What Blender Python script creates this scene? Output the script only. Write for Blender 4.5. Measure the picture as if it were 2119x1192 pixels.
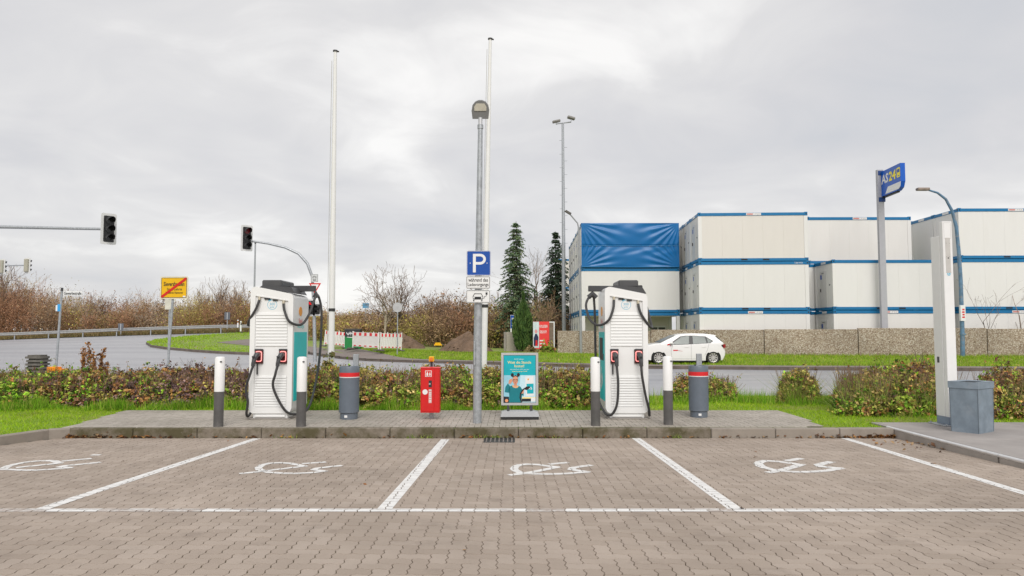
import bpy, math, random
import numpy as np
from mathutils import Vector, Matrix
R = math.radians
random.seed(7)
for o in list(bpy.data.objects): bpy.data.objects.remove(o)
SC = bpy.context.scene
COL = SC.collection

# ------------------------------------------------------------------ camera
F = 1500.0; CZ = 1.60; TH = math.atan(90 / 1500); PW, PH = 2119, 1192
cam = bpy.data.cameras.new('camera'); cam.sensor_width = 36; cam.lens = F / PW * 36
cam.clip_end = 2000; cam.clip_start = 0.05
co = bpy.data.objects.new('camera', cam); COL.objects.link(co)
co.location = (0, 0, CZ); co.rotation_euler = (R(90) + TH, 0, 0)
SC.camera = co
SC.render.resolution_x, SC.render.resolution_y = 1024, 576

# ------------------------------------------------------------------ world, sun, exposure
SUN_EL, SUN_AZ = R(42), R(176)          # azimuth clockwise from +Y: behind the camera
w = bpy.data.worlds.new('World'); SC.world = w; w.use_nodes = True
nt = w.node_tree; nt.nodes.clear()
def wn(t, **k):
    n = nt.nodes.new(t)
    for a, b in k.items(): setattr(n, a, b)
    return n
def wmath(op, a, b=None, c=None):
    n = wn('ShaderNodeMath', operation=op)
    for i, x in enumerate((a, b, c)):
        if x is None: continue
        if isinstance(x, (int, float)): n.inputs[i].default_value = x
        else: nt.links.new(x, n.inputs[i])
    return n.outputs[0]
sky = wn('ShaderNodeTexSky', sky_type='NISHITA', sun_disc=False, sun_elevation=SUN_EL, sun_rotation=SUN_AZ)
tc = wn('ShaderNodeTexCoord'); sep = wn('ShaderNodeSeparateXYZ'); nt.links.new(tc.outputs['Generated'], sep.inputs[0])
zz = wmath('ADD', wmath('MAXIMUM', sep.outputs[2], 0.0), 0.22)
cmb = wn('ShaderNodeCombineXYZ')
nt.links.new(wmath('DIVIDE', sep.outputs[0], zz), cmb.inputs[0])
nt.links.new(wmath('DIVIDE', sep.outputs[1], zz), cmb.inputs[1])
def wnoise(scale, det, rough, off):
    mp = wn('ShaderNodeMapping'); mp.inputs['Location'].default_value = off
    nt.links.new(cmb.outputs[0], mp.inputs[0])
    n = wn('ShaderNodeTexNoise'); n.inputs['Scale'].default_value = scale; n.inputs['Detail'].default_value = det
    n.inputs['Roughness'].default_value = rough; n.inputs['Distortion'].default_value = 0.6
    nt.links.new(mp.outputs[0], n.inputs['Vector']); return n.outputs['Fac']
n1 = wnoise(0.75, 4, 0.5, (3.1, 0.4, 0)); n2 = wnoise(2.6, 6, 0.55, (1.2, 5.0, 0))
nm = wmath('ADD', wmath('MULTIPLY', n1, 0.72), wmath('MULTIPLY', n2, 0.28))
rp = wn('ShaderNodeValToRGB'); nt.links.new(nm, rp.inputs[0])
cr = rp.color_ramp; cr.elements[0].position = 0.34; cr.elements[0].color = (0.61, 0.62, 0.65, 1)
cr.elements[1].position = 0.62; cr.elements[1].color = (.95, 0.937, 0.92, 1)
e = cr.elements.new(0.44); e.color = (0.675, 0.67, 0.685, 1)
e = cr.elements.new(0.53); e.color = (0.755, 0.745, 0.745, 1)
sc10 = wn('ShaderNodeVectorMath', operation='SCALE'); nt.links.new(rp.outputs[0], sc10.inputs[0]); sc10.inputs['Scale'].default_value = 7.6
mx = wn('ShaderNodeMix', data_type='RGBA'); mx.inputs[0].default_value = 0.95
nt.links.new(sky.outputs[0], mx.inputs[6]); nt.links.new(sc10.outputs[0], mx.inputs[7])
bg = wn('ShaderNodeBackground'); bg.inputs[1].default_value = 0.1; nt.links.new(mx.outputs[2], bg.inputs[0])
wo = wn('ShaderNodeOutputWorld'); nt.links.new(bg.outputs[0], wo.inputs[0])
sl = bpy.data.lights.new('sun', 'SUN'); sl.energy = 1.5; sl.angle = R(35); sl.color = (1.0, 0.965, 0.92)
so = bpy.data.objects.new('sun', sl); COL.objects.link(so)
sd = Vector((math.sin(SUN_AZ) * math.cos(SUN_EL), math.cos(SUN_AZ) * math.cos(SUN_EL), math.sin(SUN_EL)))
so.rotation_euler = sd.to_track_quat('Z', 'Y').to_euler(); so.location = (0, -5, 30)
vs = SC.view_settings; vs.view_transform = 'Standard'; vs.look = 'None'; vs.gamma = 1; vs.use_curve_mapping = False
vs.exposure = 0.46
SC.render.engine = 'CYCLES'

# ------------------------------------------------------------------ picture -> place
CT, ST = math.cos(TH), math.sin(TH)
def ray(px, py):
    u = (px - 1059.5) / F; v = (596 - py) / F
    return (u, CT - v * ST, ST + v * CT)
def G(px, py, z=0.0):
    d = ray(px, py); t = (z - CZ) / d[2]; return (d[0] * t, d[1] * t)
def A(px, py, Y):
    d = ray(px, py); t = Y / d[1]; return (d[0] * t, CZ + d[2] * t)
def lot_z(y): return 0.05 - 0.0205 * (y - 6.31)
def GL(px, py):                       # point on the sloping parking lot
    d = ray(px, py)                   # CZ + dz t = .05 - .027 (dy t - 6.31)
    t = (0.05 + 0.0205 * 6.31 - CZ) / (d[2] + 0.0205 * d[1]); return (d[0] * t, d[1] * t)
def rise(x, y):                       # land climbing towards the far left junction
    g = np.interp(x, [-75, -56, -27, -14, -6, 0], [.4, .69, 1.75, 1.25, .45, .08])
    s = np.clip((np.asarray(y, float) - 40) / 38, 0, 1) ** 1.2
    return g * s
def GT(px, py):
    d = ray(px, py); prev = None
    for Y in np.arange(20, 110, 0.25):
        t = Y / d[1]
        if CZ + d[2] * t < rise(d[0] * t, Y): return (d[0] * t, Y)
    t = 76 / d[1]; return (d[0] * t, 76)

# ------------------------------------------------------------------ materials
def S(r, g, b):
    f = lambda c: (c / 255) / 12.92 if c <= 10 else (((c / 255) + .055) / 1.055) ** 2.4
    return (f(r), f(g), f(b))
MATS = {}
class NT:
    def __init__(s, name):
        s.m = bpy.data.materials.new(name); s.m.use_nodes = True; s.t = s.m.node_tree
        s.b = s.t.nodes['Principled BSDF']
    def n(s, t, **k):
        n = s.t.nodes.new(t)
        for a, b in k.items(): setattr(n, a, b)
        return n
    def l(s, a, b): s.t.links.new(a, b)
    def pos(s, obj=True):
        return s.n('ShaderNodeTexCoord').outputs['Object'] if obj else s.n('ShaderNodeNewGeometry').outputs['Position']
    def noise(s, vec, scale, det=4, rough=.55, stretch=None):
        if stretch:
            mp = s.n('ShaderNodeMapping'); mp.inputs['Scale'].default_value = stretch; s.l(vec, mp.inputs[0]); vec = mp.outputs[0]
        n = s.n('ShaderNodeTexNoise'); n.inputs['Scale'].default_value = scale; n.inputs['Detail'].default_value = det
        n.inputs['Roughness'].default_value = rough; s.l(vec, n.inputs['Vector']); return n.outputs['Fac']
    def ramp(s, fac, stops):
        r = s.n('ShaderNodeValToRGB'); s.l(fac, r.inputs[0]); e = r.color_ramp.elements
        e[0].position, e[0].color = stops[0][0], (*stops[0][1], 1)
        e[1].position, e[1].color = stops[-1][0], (*stops[-1][1], 1)
        for p, c in stops[1:-1]:
            q = e.new(p); q.color = (*c, 1)
        return r.outputs[0]
    def mix(s, fac, a, b, mode='MIX'):
        m = s.n('ShaderNodeMix', data_type='RGBA', blend_type=mode)
        for i, x in ((0, fac), (6, a), (7, b)):
            if isinstance(x, (int, float)): m.inputs[i].default_value = x
            elif isinstance(x, tuple): m.inputs[i].default_value = (*x, 1) if len(x) == 3 else x
            else: s.l(x, m.inputs[i])
        return m.outputs[2]
    def math(s, op, a, b=None):
        n = s.n('ShaderNodeMath', operation=op)
        for i, x in enumerate((a, b)):
            if x is None: continue
            if isinstance(x, (int, float)): n.inputs[i].default_value = x
            else: s.l(x, n.inputs[i])
        return n.outputs[0]
    def bump(s, h, st, dist=.01):
        b = s.n('ShaderNodeBump'); b.inputs['Strength'].default_value = st; b.inputs['Distance'].default_value = dist
        s.l(h, b.inputs['Height']); s.l(b.outputs[0], s.b.inputs['Normal'])
    def done(s, col=None, rough=None, metal=None, spec=None):
        for k, v in (('Base Color', col), ('Roughness', rough), ('Metallic', metal), ('Specular IOR Level', spec)):
            if v is None: continue
            if isinstance(v, (int, float)): s.b.inputs[k].default_value = v
            elif isinstance(v, tuple): s.b.inputs[k].default_value = (*v, 1)
            else: s.l(v, s.b.inputs[k])
        return s.m
def mat(name, col, rough=.5, metal=0., var=.12, scale=6., bump=0., bscale=60., dirt=None, dscale=3., damt=.5, stretch=None, spec=None):
    if name in MATS: return MATS[name]
    t = NT(name); p = t.pos()
    lo = tuple(c * (1 - var) for c in col); hi = tuple(min(1, c * (1 + var)) for c in col)
    c = t.ramp(t.noise(p, scale, 5, .6, stretch), [(.3, lo), (.7, hi)])
    if dirt:
        d = t.ramp(t.noise(p, dscale, 6, .65, stretch), [(.52, (0, 0, 0)), (.72, (damt,) * 3)])
        c = t.mix(d, c, dirt)
    if bump: t.bump(t.noise(p, bscale, 4), bump)
    MATS[name] = t.done(c, rough, metal, spec); return MATS[name]
def emit(name, col, st):
    t = NT(name); t.b.inputs['Emission Color'].default_value = (*col, 1); t.b.inputs['Emission Strength'].default_value = st
    MATS[name] = t.done(col, .4); return t.m
def attr_mat(name, rough=.6, var=.25, scale=9., trans=0.):
    t = NT(name); a = t.n('ShaderNodeAttribute', attribute_name='Col')
    nz = t.ramp(t.noise(t.pos(), scale, 3), [(.3, (1 - var,) * 3), (.7, (1 + var,) * 3)])
    c = t.mix(1.0, a.outputs['Color'], nz, 'MULTIPLY')
    if trans:
        out = t.t.nodes['Material Output']; tr = t.n('ShaderNodeBsdfTranslucent'); t.l(c, tr.inputs[0])
        ms = t.n('ShaderNodeMixShader'); ms.inputs[0].default_value = trans
        t.l(t.b.outputs[0], ms.inputs[1]); t.l(tr.outputs[0], ms.inputs[2]); t.l(ms.outputs[0], out.inputs[0])
    MATS[name] = t.done(c, rough, None, .3); return t.m

WHITE = mat('white_paint', (.82, .815, .805), .35, var=.025, dirt=(.6, .58, .53), damt=.14)
CHW = mat('charger_white', (.83, .83, .82), .3, var=.012, scale=3)
DARK = mat('dark_grey_plastic', (.055, .055, .058), .45, var=.15)
BLACK = mat('black_rubber', (.022, .022, .023), .5, var=.2)
CABLE = mat('cable_rubber', (.045, .044, .045), .42, var=.15, scale=20)
GALV = mat('galvanised_steel', (.42, .44, .46), .42, .55, var=.22, scale=14, dirt=(.3, .31, .32), damt=.5, dscale=9, bump=.05)
ALU = mat('brushed_aluminium', (.6, .6, .61), .35, .6, var=.06)
TEAL = mat('teal_film', S(0, 202, 205), .35, var=.04)
ANTH = mat('anthracite_paint', (.10, .105, .115), .42, var=.1)
BINGREY = mat('blue_grey_paint', (.13, .155, .19), .42, var=.08, dirt=(.2, .2, .2), damt=.25)
RED = mat('red_paint', (.62, .012, .012), .35, var=.06)
REDREF = mat('red_reflective', (.68, .02, .025), .35, var=.06)
YEL = mat('yellow_sign', S(232, 180, 4), .4, var=.05)
BLK = mat('black_print', (.012, .012, .013), .5, var=.1)
SIGNW = mat('sign_white', (.80, .80, .79), .4, var=.03)
SIGNB = mat('sign_blue', S(0, 72, 160), .4, var=.05)
CBLUE = mat('container_blue', S(0, 112, 165), .42, var=.1, scale=3, dirt=(.04, .12, .2), damt=.4)
CWHITE = mat('container_white', (.77, .76, .735), .45, var=.025, scale=.8, dirt=(.62, .58, .50), damt=.35, dscale=.7, stretch=(1.5, 1.5, .35))
HOLE = mat('dark_hole', (.01, .01, .012), .6, var=.1)
GLASS = mat('car_glass', (.07, .075, .07), .15, 0, var=.1, spec=.5)
TYRE = mat('tyre', (.02, .02, .02), .7, var=.2)
RIM = mat('rim_alloy', (.62, .6, .57), .35, .7, var=.05)
CARW = mat('car_paint', (.80, .79, .77), .16, var=.015)
GREEN = mat('green_cabinet', (.01, .22, .05), .5, var=.15)
LED = emit('red_led_ring', (1.0, .30, .28), .75)
SIGRED = emit('signal_red', (.8, .02, .025), .6)
LENS = mat('dark_lens', (.02, .02, .02), .15, var=.1)
ORANGE = mat('orange_plastic', S(250, 150, 10), .45, var=.08)
SKIN = mat('print_skin', S(214, 150, 120), .5, var=.05)
HAIR = mat('print_hair', S(32, 18, 18), .5, var=.1)
TEALD = mat('print_teal_dark', S(0, 120, 130), .5, var=.08)
TEALM = mat('print_teal', S(0, 172, 184), .4, var=.06)
PALEB = mat('print_pale_blue', S(150, 205, 222), .5, var=.08)
CREAM = mat('print_cream', S(250, 226, 150), .5, var=.03)
LOGOB = mat('logo_light_blue', S(120, 190, 215), .4, var=.04)
PECTEN = mat('logo_orange', S(242, 160, 40), .4, var=.04)
BARK = mat('bark', (.10, .075, .055), .85, var=.3, scale=10, bump=.4)
BIRCH = mat('pale_bark', (.45, .38, .28), .8, var=.3, scale=12)
SOIL = mat('soil', (.16, .105, .07), .95, var=.3, scale=2.5, bump=.8, bscale=6)
GREYBACK = mat('signal_back', (.40, .38, .30), .5, var=.1)
CONC = mat('concrete', (.33, .30, .27), .85, var=.14, scale=2.2, dirt=(.20, .18, .15), damt=.6, dscale=1.4, bump=.15)
FOL = attr_mat('leaf_foliage', .6, .25, 5., .12)
GRASSM = attr_mat('grass_blade', .7, .2, 1.2, .3)
TWIG = attr_mat('twig_bark', .85, .15, 2.)
NEEDLE = attr_mat('conifer_needles', .6, .25, 3.)

# ------------------------------------------------------------------ geometry helpers
class MB:
    def __init__(s): s.v = []; s.f = []
    def add(s, v, f):
        b = len(s.v); s.v += [tuple(p) for p in v]; s.f += [tuple(i + b for i in q) for q in f]; return s
    def box(s, x0, x1, y0, y1, z0, z1, ch=0.0):
        if x1 < x0: x0, x1 = x1, x0
        if y1 < y0: y0, y1 = y1, y0
        if ch <= 0:
            v = [(x, y, z) for z in (z0, z1) for y in (y0, y1) for x in (x0, x1)]
            return s.add(v, [(0, 2, 3, 1), (4, 5, 7, 6), (0, 1, 5, 4), (2, 6, 7, 3), (0, 4, 6, 2), (1, 3, 7, 5)])
        c = min(ch, (x1 - x0) * .45, (y1 - y0) * .45, (z1 - z0) * .45)
        V = []; idx = {}
        for i, (sx, x) in enumerate(((1, x0), (-1, x1))):
            for j, (sy, y) in enumerate(((1, y0), (-1, y1))):
                for k, (sz, z) in enumerate(((1, z0), (-1, z1))):
                    idx[i, j, k, 0] = len(V); V.append((x, y + sy * c, z + sz * c))
                    idx[i, j, k, 1] = len(V); V.append((x + sx * c, y, z + sz * c))
                    idx[i, j, k, 2] = len(V); V.append((x + sx * c, y + sy * c, z))
        q = lambda *a: tuple(idx[t] for t in a)
        Fs = [q((0,0,0,0),(0,0,1,0),(0,1,1,0),(0,1,0,0)), q((1,0,0,0),(1,1,0,0),(1,1,1,0),(1,0,1,0)),
              q((0,0,0,1),(1,0,0,1),(1,0,1,1),(0,0,1,1)), q((0,1,0,1),(0,1,1,1),(1,1,1,1),(1,1,0,1)),
              q((0,0,0,2),(0,1,0,2),(1,1,0,2),(1,0,0,2)), q((0,0,1,2),(1,0,1,2),(1,1,1,2),(0,1,1,2))]
        for i in (0, 1):
            for j in (0, 1):
                Fs.append(q((i,j,0,0),(i,j,0,1),(i,j,1,1),(i,j,1,0)))
        for i in (0, 1):
            for k in (0, 1): Fs.append(q((i,0,k,0),(i,1,k,0),(i,1,k,2),(i,0,k,2)))
        for j in (0, 1):
            for k in (0, 1): Fs.append(q((0,j,k,1),(1,j,k,1),(1,j,k,2),(0,j,k,2)))
        for i in (0, 1):
            for j in (0, 1):
                for k in (0, 1): Fs.append(q((i,j,k,0),(i,j,k,1),(i,j,k,2)))
        return s.add(V, Fs)
    def tube(s, pts, r, n=8, caps=True):
        P = [Vector(p) for p in pts]; rs = r if isinstance(r, (list, tuple)) else [r] * len(P)
        V = []; up = None
        for i, p in enumerate(P):
            d = (P[min(i + 1, len(P) - 1)] - P[max(i - 1, 0)]).normalized()
            if up is None: up = Vector((0, 0, 1)) if abs(d.z) < .9 else Vector((0, 1, 0))
            a = d.cross(up).normalized(); b = a.cross(d).normalized(); up = b
            for k in range(n):
                t = 2 * math.pi * k / n; V.append(p + a * math.cos(t) * rs[i] + b * math.sin(t) * rs[i])
        Fs = [(i * n + k, i * n + (k + 1) % n, (i + 1) * n + (k + 1) % n, (i + 1) * n + k) for i in range(len(P) - 1) for k in range(n)]
        if caps: Fs += [tuple(range(n))[::-1], tuple((len(P) - 1) * n + k for k in range(n))]
        return s.add(V, Fs)
    def lathe(s, prof, n=24, c=(0, 0, 0)):
        V = [(c[0] + r * math.cos(2 * math.pi * k / n), c[1] + r * math.sin(2 * math.pi * k / n), c[2] + z) for r, z in prof for k in range(n)]
        Fs = [(i * n + k, i * n + (k + 1) % n, (i + 1) * n + (k + 1) % n, (i + 1) * n + k) for i in range(len(prof) - 1) for k in range(n)]
        Fs += [tuple(range(n))[::-1], tuple((len(prof) - 1) * n + k for k in range(n))]
        return s.add(V, Fs)
    def ext(s, poly, vec):
        n = len(poly); v = [tuple(p) for p in poly] + [tuple(Vector(p) + Vector(vec)) for p in poly]
        return s.add(v, [tuple(range(n)), tuple(range(2 * n - 1, n - 1, -1))] + [(i, i + n, (i + 1) % n + n, (i + 1) % n) for i in range(n)])
    def ring(s, outer, inner, vec):          # frame between two loops with the same count
        n = len(outer); V = [Vector(p) for p in outer] + [Vector(p) for p in inner]
        V += [p + Vector(vec) for p in V]; Fs = []
        for i in range(n):
            j = (i + 1) % n
            Fs += [(i, j, n + j, n + i), (2*n + i, 3*n + i, 3*n + j, 2*n + j), (i, 2*n + i, 2*n + j, j), (n + i, n + j, 3*n + j, 3*n + i)]
        return s.add(V, Fs)
    def build(s, name, m, parent=None, smooth=True, loc=None):
        me = bpy.data.meshes.new(name); me.from_pydata(s.v, [], s.f); me.validate(); me.update()
        import bmesh
        bm = bmesh.new(); bm.from_mesh(me); bmesh.ops.recalc_face_normals(bm, faces=bm.faces); bm.to_mesh(me); bm.free()
        if smooth:
            me.polygons.foreach_set('use_smooth', [True] * len(me.polygons)); me.set_sharp_from_angle(angle=R(32))
        me.materials.append(m)
        return link(name, me, parent, loc)
def link(name, me, parent=None, loc=None):
    o = bpy.data.objects.new(name, me); COL.objects.link(o)
    if parent: o.parent = parent
    if loc: o.location = loc
    return o
def thing(name, label, cat, loc=(0, 0, 0), rz=0, group=None):
    o = bpy.data.objects.new(name, None); COL.objects.link(o); o.location = loc; o.rotation_euler = (0, 0, rz)
    o.empty_display_size = .1
    return tag(o, label, cat, group)
def tag(o, label=None, cat=None, group=None, kind=None):
    if label: o['label'] = label
    if cat: o['category'] = cat
    if group: o['group'] = group
    if kind: o['kind'] = kind
    return o
def box(name, m, parent, *a, ch=.004):
    return MB().box(*a, ch=ch).build(name, m, parent)
def tube(name, m, parent, pts, r, n=10):
    return MB().tube(pts, r, n).build(name, m, parent)
def flat(name, m, parent, polys, y, th=.002):       # printed shapes on a face looking towards -y
    b = MB()
    for p in polys: b.ext([(x, y, z) for x, z in p], (0, th, 0))
    return b.build(name, m, parent, smooth=False)
def circ(cx, cz, r, n=20, rz=None):
    return [(cx + r * math.cos(2 * math.pi * k / n), cz + (rz or r) * math.sin(2 * math.pi * k / n)) for k in range(n)]
def rrect(x0, x1, z0, z1, r, n=5):
    P = []
    for cx, cz, a0 in ((x1 - r, z1 - r, 0), (x0 + r, z1 - r, 90), (x0 + r, z0 + r, 180), (x1 - r, z0 + r, 270)):
        for k in range(n + 1):
            a = R(a0 + 90 * k / n); P.append((cx + r * math.cos(a), cz + r * math.sin(a)))
    return P
def stroke(pts, wd):
    out = []
    for (x0, z0), (x1, z1) in zip(pts, pts[1:]):
        l = math.hypot(x1 - x0, z1 - z0) or 1; nx, nz = -(z1 - z0) / l * wd / 2, (x1 - x0) / l * wd / 2
        ex, ez = (x1 - x0) / l * wd * .25, (z1 - z0) / l * wd * .25
        out.append([(x0 + nx - ex, z0 + nz - ez), (x0 - nx - ex, z0 - nz - ez), (x1 - nx + ex, z1 - nz + ez), (x1 + nx + ex, z1 + nz + ez)])
    return out
def text(s_, m, parent, cx, cz, d, width=None, height=None, face='front', name='lettering', squeeze=None, bold=0.0, shear=0):
    cu = bpy.data.curves.new(name, 'FONT'); cu.body = s_; cu.align_x = 'CENTER'; cu.extrude = .0; cu.resolution_u = 2
    cu.offset = bold; cu.shear = shear
    tmp = bpy.data.objects.new(name, cu); COL.objects.link(tmp)
    dg = bpy.context.evaluated_depsgraph_get(); me = bpy.data.meshes.new_from_object(tmp.evaluated_get(dg))
    bpy.data.objects.remove(tmp); bpy.data.curves.remove(cu)
    n = len(me.vertices); a = np.zeros(n * 3); me.vertices.foreach_get('co', a); a = a.reshape(-1, 3)
    mn, mxx = a.min(0), a.max(0); a -= (mn + mxx) / 2; ext = mxx - mn
    sx = width / ext[0] if width else height / ext[1]; sy = height / ext[1] if height else sx
    a[:, 0] *= sx; a[:, 1] *= sy
    b = np.zeros_like(a)
    if face == 'front': b[:, 0] = a[:, 0] + cx; b[:, 2] = a[:, 1] + cz; b[:, 1] = d
    elif face == 'right': b[:, 1] = a[:, 0] + cx; b[:, 2] = a[:, 1] + cz; b[:, 0] = d
    else: b[:, 1] = -a[:, 0] + cx; b[:, 2] = a[:, 1] + cz; b[:, 0] = d
    me.vertices.foreach_set('co', b.ravel()); me.update(); me.materials.clear(); me.materials.append(m); me.name = name
    return link(name, me, parent)
def poly_obj(name, V, C, m, parent=None, k=4):      # V (n,k,3) faces of k corners, C (n,3) colours
    V = np.asarray(V, np.float32); n = len(V)
    me = bpy.data.meshes.new(name); me.vertices.add(n * k); me.vertices.foreach_set('co', V.reshape(-1))
    me.loops.add(n * k); me.loops.foreach_set('vertex_index', np.arange(n * k, dtype=np.int32))
    me.polygons.add(n); me.polygons.foreach_set('loop_start', np.arange(0, n * k, k, dtype=np.int32))
    me.polygons.foreach_set('loop_total', np.full(n, k, np.int32))
    if C is not None:
        ca = me.color_attributes.new('Col', 'FLOAT_COLOR', 'POINT')
        cc = np.ones((n, k, 4), np.float32); cc[:, :, :3] = np.asarray(C, np.float32)[:, None, :]; ca.data.foreach_set('color', cc.reshape(-1))
    me.materials.append(m); me.update(calc_edges=True); me.validate()
    return link(name, me, parent)
RNG = np.random.default_rng(11)
def unit(v): return v / np.maximum(np.linalg.norm(v, axis=1, keepdims=True), 1e-6)
def leaves(P, size, up=.4, aspect=.6, rng=RNG, out=None):   # diamond leaves at points P
    n = len(P); nrm = rng.normal(size=(n, 3)); nrm[:, 2] += up * 2
    if out is not None: nrm += out
    nrm = unit(nrm); t = unit(np.cross(nrm, rng.normal(size=(n, 3)))); b = np.cross(nrm, t)
    s = (size * np.exp(rng.normal(0, .33, n)))[:, None]
    return np.stack([P - t * s, P + b * s * aspect + nrm * s * .15, P + t * s, P - b * s * aspect + nrm * s * .15], 1)
def pick(cols, n, rng=RNG, jit=.2, wts=None):
    c = np.array(cols)[rng.choice(len(cols), n, p=wts)]; return np.clip(c * rng.uniform(1 - jit, 1 + jit, (n, 1)), 0, 1)
def blades(P, h, wd, lean=.35, rng=RNG):
    n = len(P); a = rng.uniform(0, 2 * np.pi, n); hh = h * rng.uniform(.55, 1.3, n)
    d = np.stack([np.cos(a), np.sin(a), np.zeros(n)], 1) * (wd / 2); l = rng.normal(size=(n, 3)) * lean * hh[:, None]; l[:, 2] = hh
    return np.stack([P - d, P + d, P + l], 1)
def vnoise(x, y, s, seed=0):
    x = np.asarray(x) * s + seed * 17.3; y = np.asarray(y) * s - seed * 9.1
    return (np.sin(x * 1.7 + 1.3 * np.sin(y * 1.1)) + np.sin(y * 2.3 + 1.7 * np.sin(x * .7 + 2)) + np.sin((x + y) * 3.1 + np.sin(x * 2.2)) * .5) / 2.5

# ================================================================== THE SETTING
def sheet_mat(name, stops, scale, rough, scale2=.5, c2=None, bump=.2, bscale=40, spec=None, stretch=None, rvar=None):
    t = NT(name); p = t.pos(False)
    c = t.ramp(t.noise(p, scale, 6, .65), stops)
    if c2: c = t.mix(t.ramp(t.noise(p, scale2, 4, .6, stretch), [(.42, (0, 0, 0)), (.68, (.75,) * 3)]), c, c2)
    if bump: t.bump(t.noise(p, bscale, 4), bump)
    r = rough
    if rvar: r = t.ramp(t.noise(p, scale2 * 1.7, 4, .6, stretch), [(.35, (rough,) * 3), (.65, (rvar,) * 3)])
    return t.done(c, r, None, spec)
M_LAWN = sheet_mat('lawn_ground', [(.3, (.13, .23, .01)), (.7, (.24, .36, .02))], 5, .9, .7, (.22, .23, .04))
M_VERGE = sheet_mat('verge_ground', [(.3, (.15, .24, .03)), (.7, (.25, .35, .05))], 1.2, .9, .25, (.27, .25, .11))
M_DRY = sheet_mat('dry_grass_ground', [(.3, (.17, .13, .06)), (.7, (.28, .22, .11))], .8, .95, .1, (.16, .17, .05))
M_ROAD = sheet_mat('wet_asphalt', [(.35, (.33, .33, .345)), (.65, (.39, .39, .405))], 30, .30, .16, (.25, .25, .27), .04, 90, .8, (.25, 1.6, 1), .5)
M_PATH = sheet_mat('path_asphalt', [(.3, (.20, .165, .15)), (.7, (.27, .225, .205))], 14, .75, .6, (.17, .14, .12), .2)
M_JOINT = sheet_mat('joint_fill', [(.3, (.070, .055, .030)), (.7, (.12, .105, .045))], 9, .95, 1.2, (.075, .085, .025))
M_SLAB = sheet_mat('slab_concrete', [(.3, (.30, .275, .26)), (.7, (.38, .35, .33))], 2.2, .8, .7, (.23, .205, .195))
def paver_mat(name, obj, a, b, c):
    t = NT(name); p = t.pos(False)
    rnd = t.n('ShaderNodeObjectInfo').outputs['Random'] if obj else t.n('ShaderNodeAttribute', attribute_name='Col').outputs['Fac']
    base = t.ramp(rnd, [(0, a), (.55, b), (1, c)])
    big = t.ramp(t.noise(p, .55, 5, .6), [(.3, (.82, .81, .80)), (.7, (1.13, 1.13, 1.13))])
    fine = t.ramp(t.noise(p, 260, 3, .7), [(.25, (.80,) * 3), (.5, (1.0,) * 3), (.78, (1.22,) * 3)])
    col = t.mix(1, t.mix(1, base, big, 'MULTIPLY'), fine, 'MULTIPLY')
    st = t.ramp(t.noise(p, 2.3, 6, .7), [(.56, (0, 0, 0)), (.76, (.6,) * 3)])
    col = t.mix(st, col, (.20, .16, .135))
    t.bump(t.noise(p, 180, 4), .35, .004)
    return t.done(col, .82, None, .3)
PC = ((.352, .290, .240), (.382, .318, .265), (.412, .346, .292))
M_PAV_O = paver_mat('paver_concrete_single', True, *PC); M_PAV_S = paver_mat('paver_concrete', False, *PC)
IC = ((.35, .32, .275), (.39, .355, .31), (.425, .385, .34))
M_IPV_O = paver_mat('island_paver_single', True, *IC); M_IPV_S = paver_mat('island_paver', False, *IC)
def sheet(name, pts, z, m, kind='structure'):
    b = MB(); b.add([(x, y, z(x, y) if callable(z) else z) for x, y in pts], [tuple(range(len(pts)))])
    return tag(b.build(name, m, None, False), kind=kind)
def grid(name, xs, ys, zf, m, kind='structure', smooth=True):
    X, Y = np.meshgrid(xs, ys); Z = zf(X, Y); nx = len(xs)
    V = np.stack([X, Y, Z], -1).reshape(-1, 3).tolist()
    Fs = [(j * nx + i, j * nx + i + 1, (j + 1) * nx + i + 1, (j + 1) * nx + i) for j in range(len(ys) - 1) for i in range(nx - 1)]
    return tag(MB().add(V, Fs).build(name, m, None, smooth), kind=kind)
sheet('ground', [(-900, -300), (900, -300), (900, 1500), (-900, 1500)], -.7, M_DRY)
grid('road', np.linspace(-110, 70, 91), np.linspace(18.4, 140, 90), lambda x, y: rise(x, y) - .05, M_ROAD)

# far verge, its kerb and footpath
KPX = [(560, 730), (640, 737), (700, 742), (760, 745.5), (850, 748.5), (1000, 752), (1160, 757), (1345, 761), (1600, 763.5), (2119, 766), (2700, 768)]
KP = np.array([G(a, b, 0.) for a, b in KPX])
def yk(x): return np.interp(x, KP[:, 0], KP[:, 1])
def verge_z(x, y):
    return .06 + .22 * np.clip((y - yk(x) - 3.2) / 3.0, 0, 1) + rise(x, y)
xs = np.linspace(KP[0, 0], KP[-1, 0], 70); ts = np.concatenate([np.linspace(0, 12, 13), np.linspace(15, 90, 16)])
X = np.repeat(xs[None], len(ts), 0); Y = yk(X) + ts[:, None]; Z = verge_z(X, Y); nx = len(xs)
V = np.stack([X, Y, Z], -1).reshape(-1, 3).tolist()
Fs = [(j * nx + i, j * nx + i + 1, (j + 1) * nx + i + 1, (j + 1) * nx + i) for j in range(len(ts) - 1) for i in range(nx - 1)]
tag(MB().add(V, Fs).build('verge', M_VERGE), kind='structure')
pw = np.interp(xs, [-14, -10.5, -8, -5.5, -3, 30], [7, 6.2, 4.6, 2.1, 1.8, 1.8])
b = MB(); n = len(xs)
b.add([(x, yk(x) + .12, verge_z(x, yk(x)) + .008) for x in xs] + [(x, yk(x) + w_ * .5, verge_z(x, yk(x) + w_ * .5) + .008) for x, w_ in zip(xs, pw)]
      + [(x, yk(x) + w_, verge_z(x, yk(x) + w_) + .008) for x, w_ in zip(xs, pw)],
      [(r * n + i, r * n + i + 1, (r + 1) * n + i + 1, (r + 1) * n + i) for r in (0, 1) for i in range(n - 1)])
tag(b.build('footpath', M_PATH), kind='structure')
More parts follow.
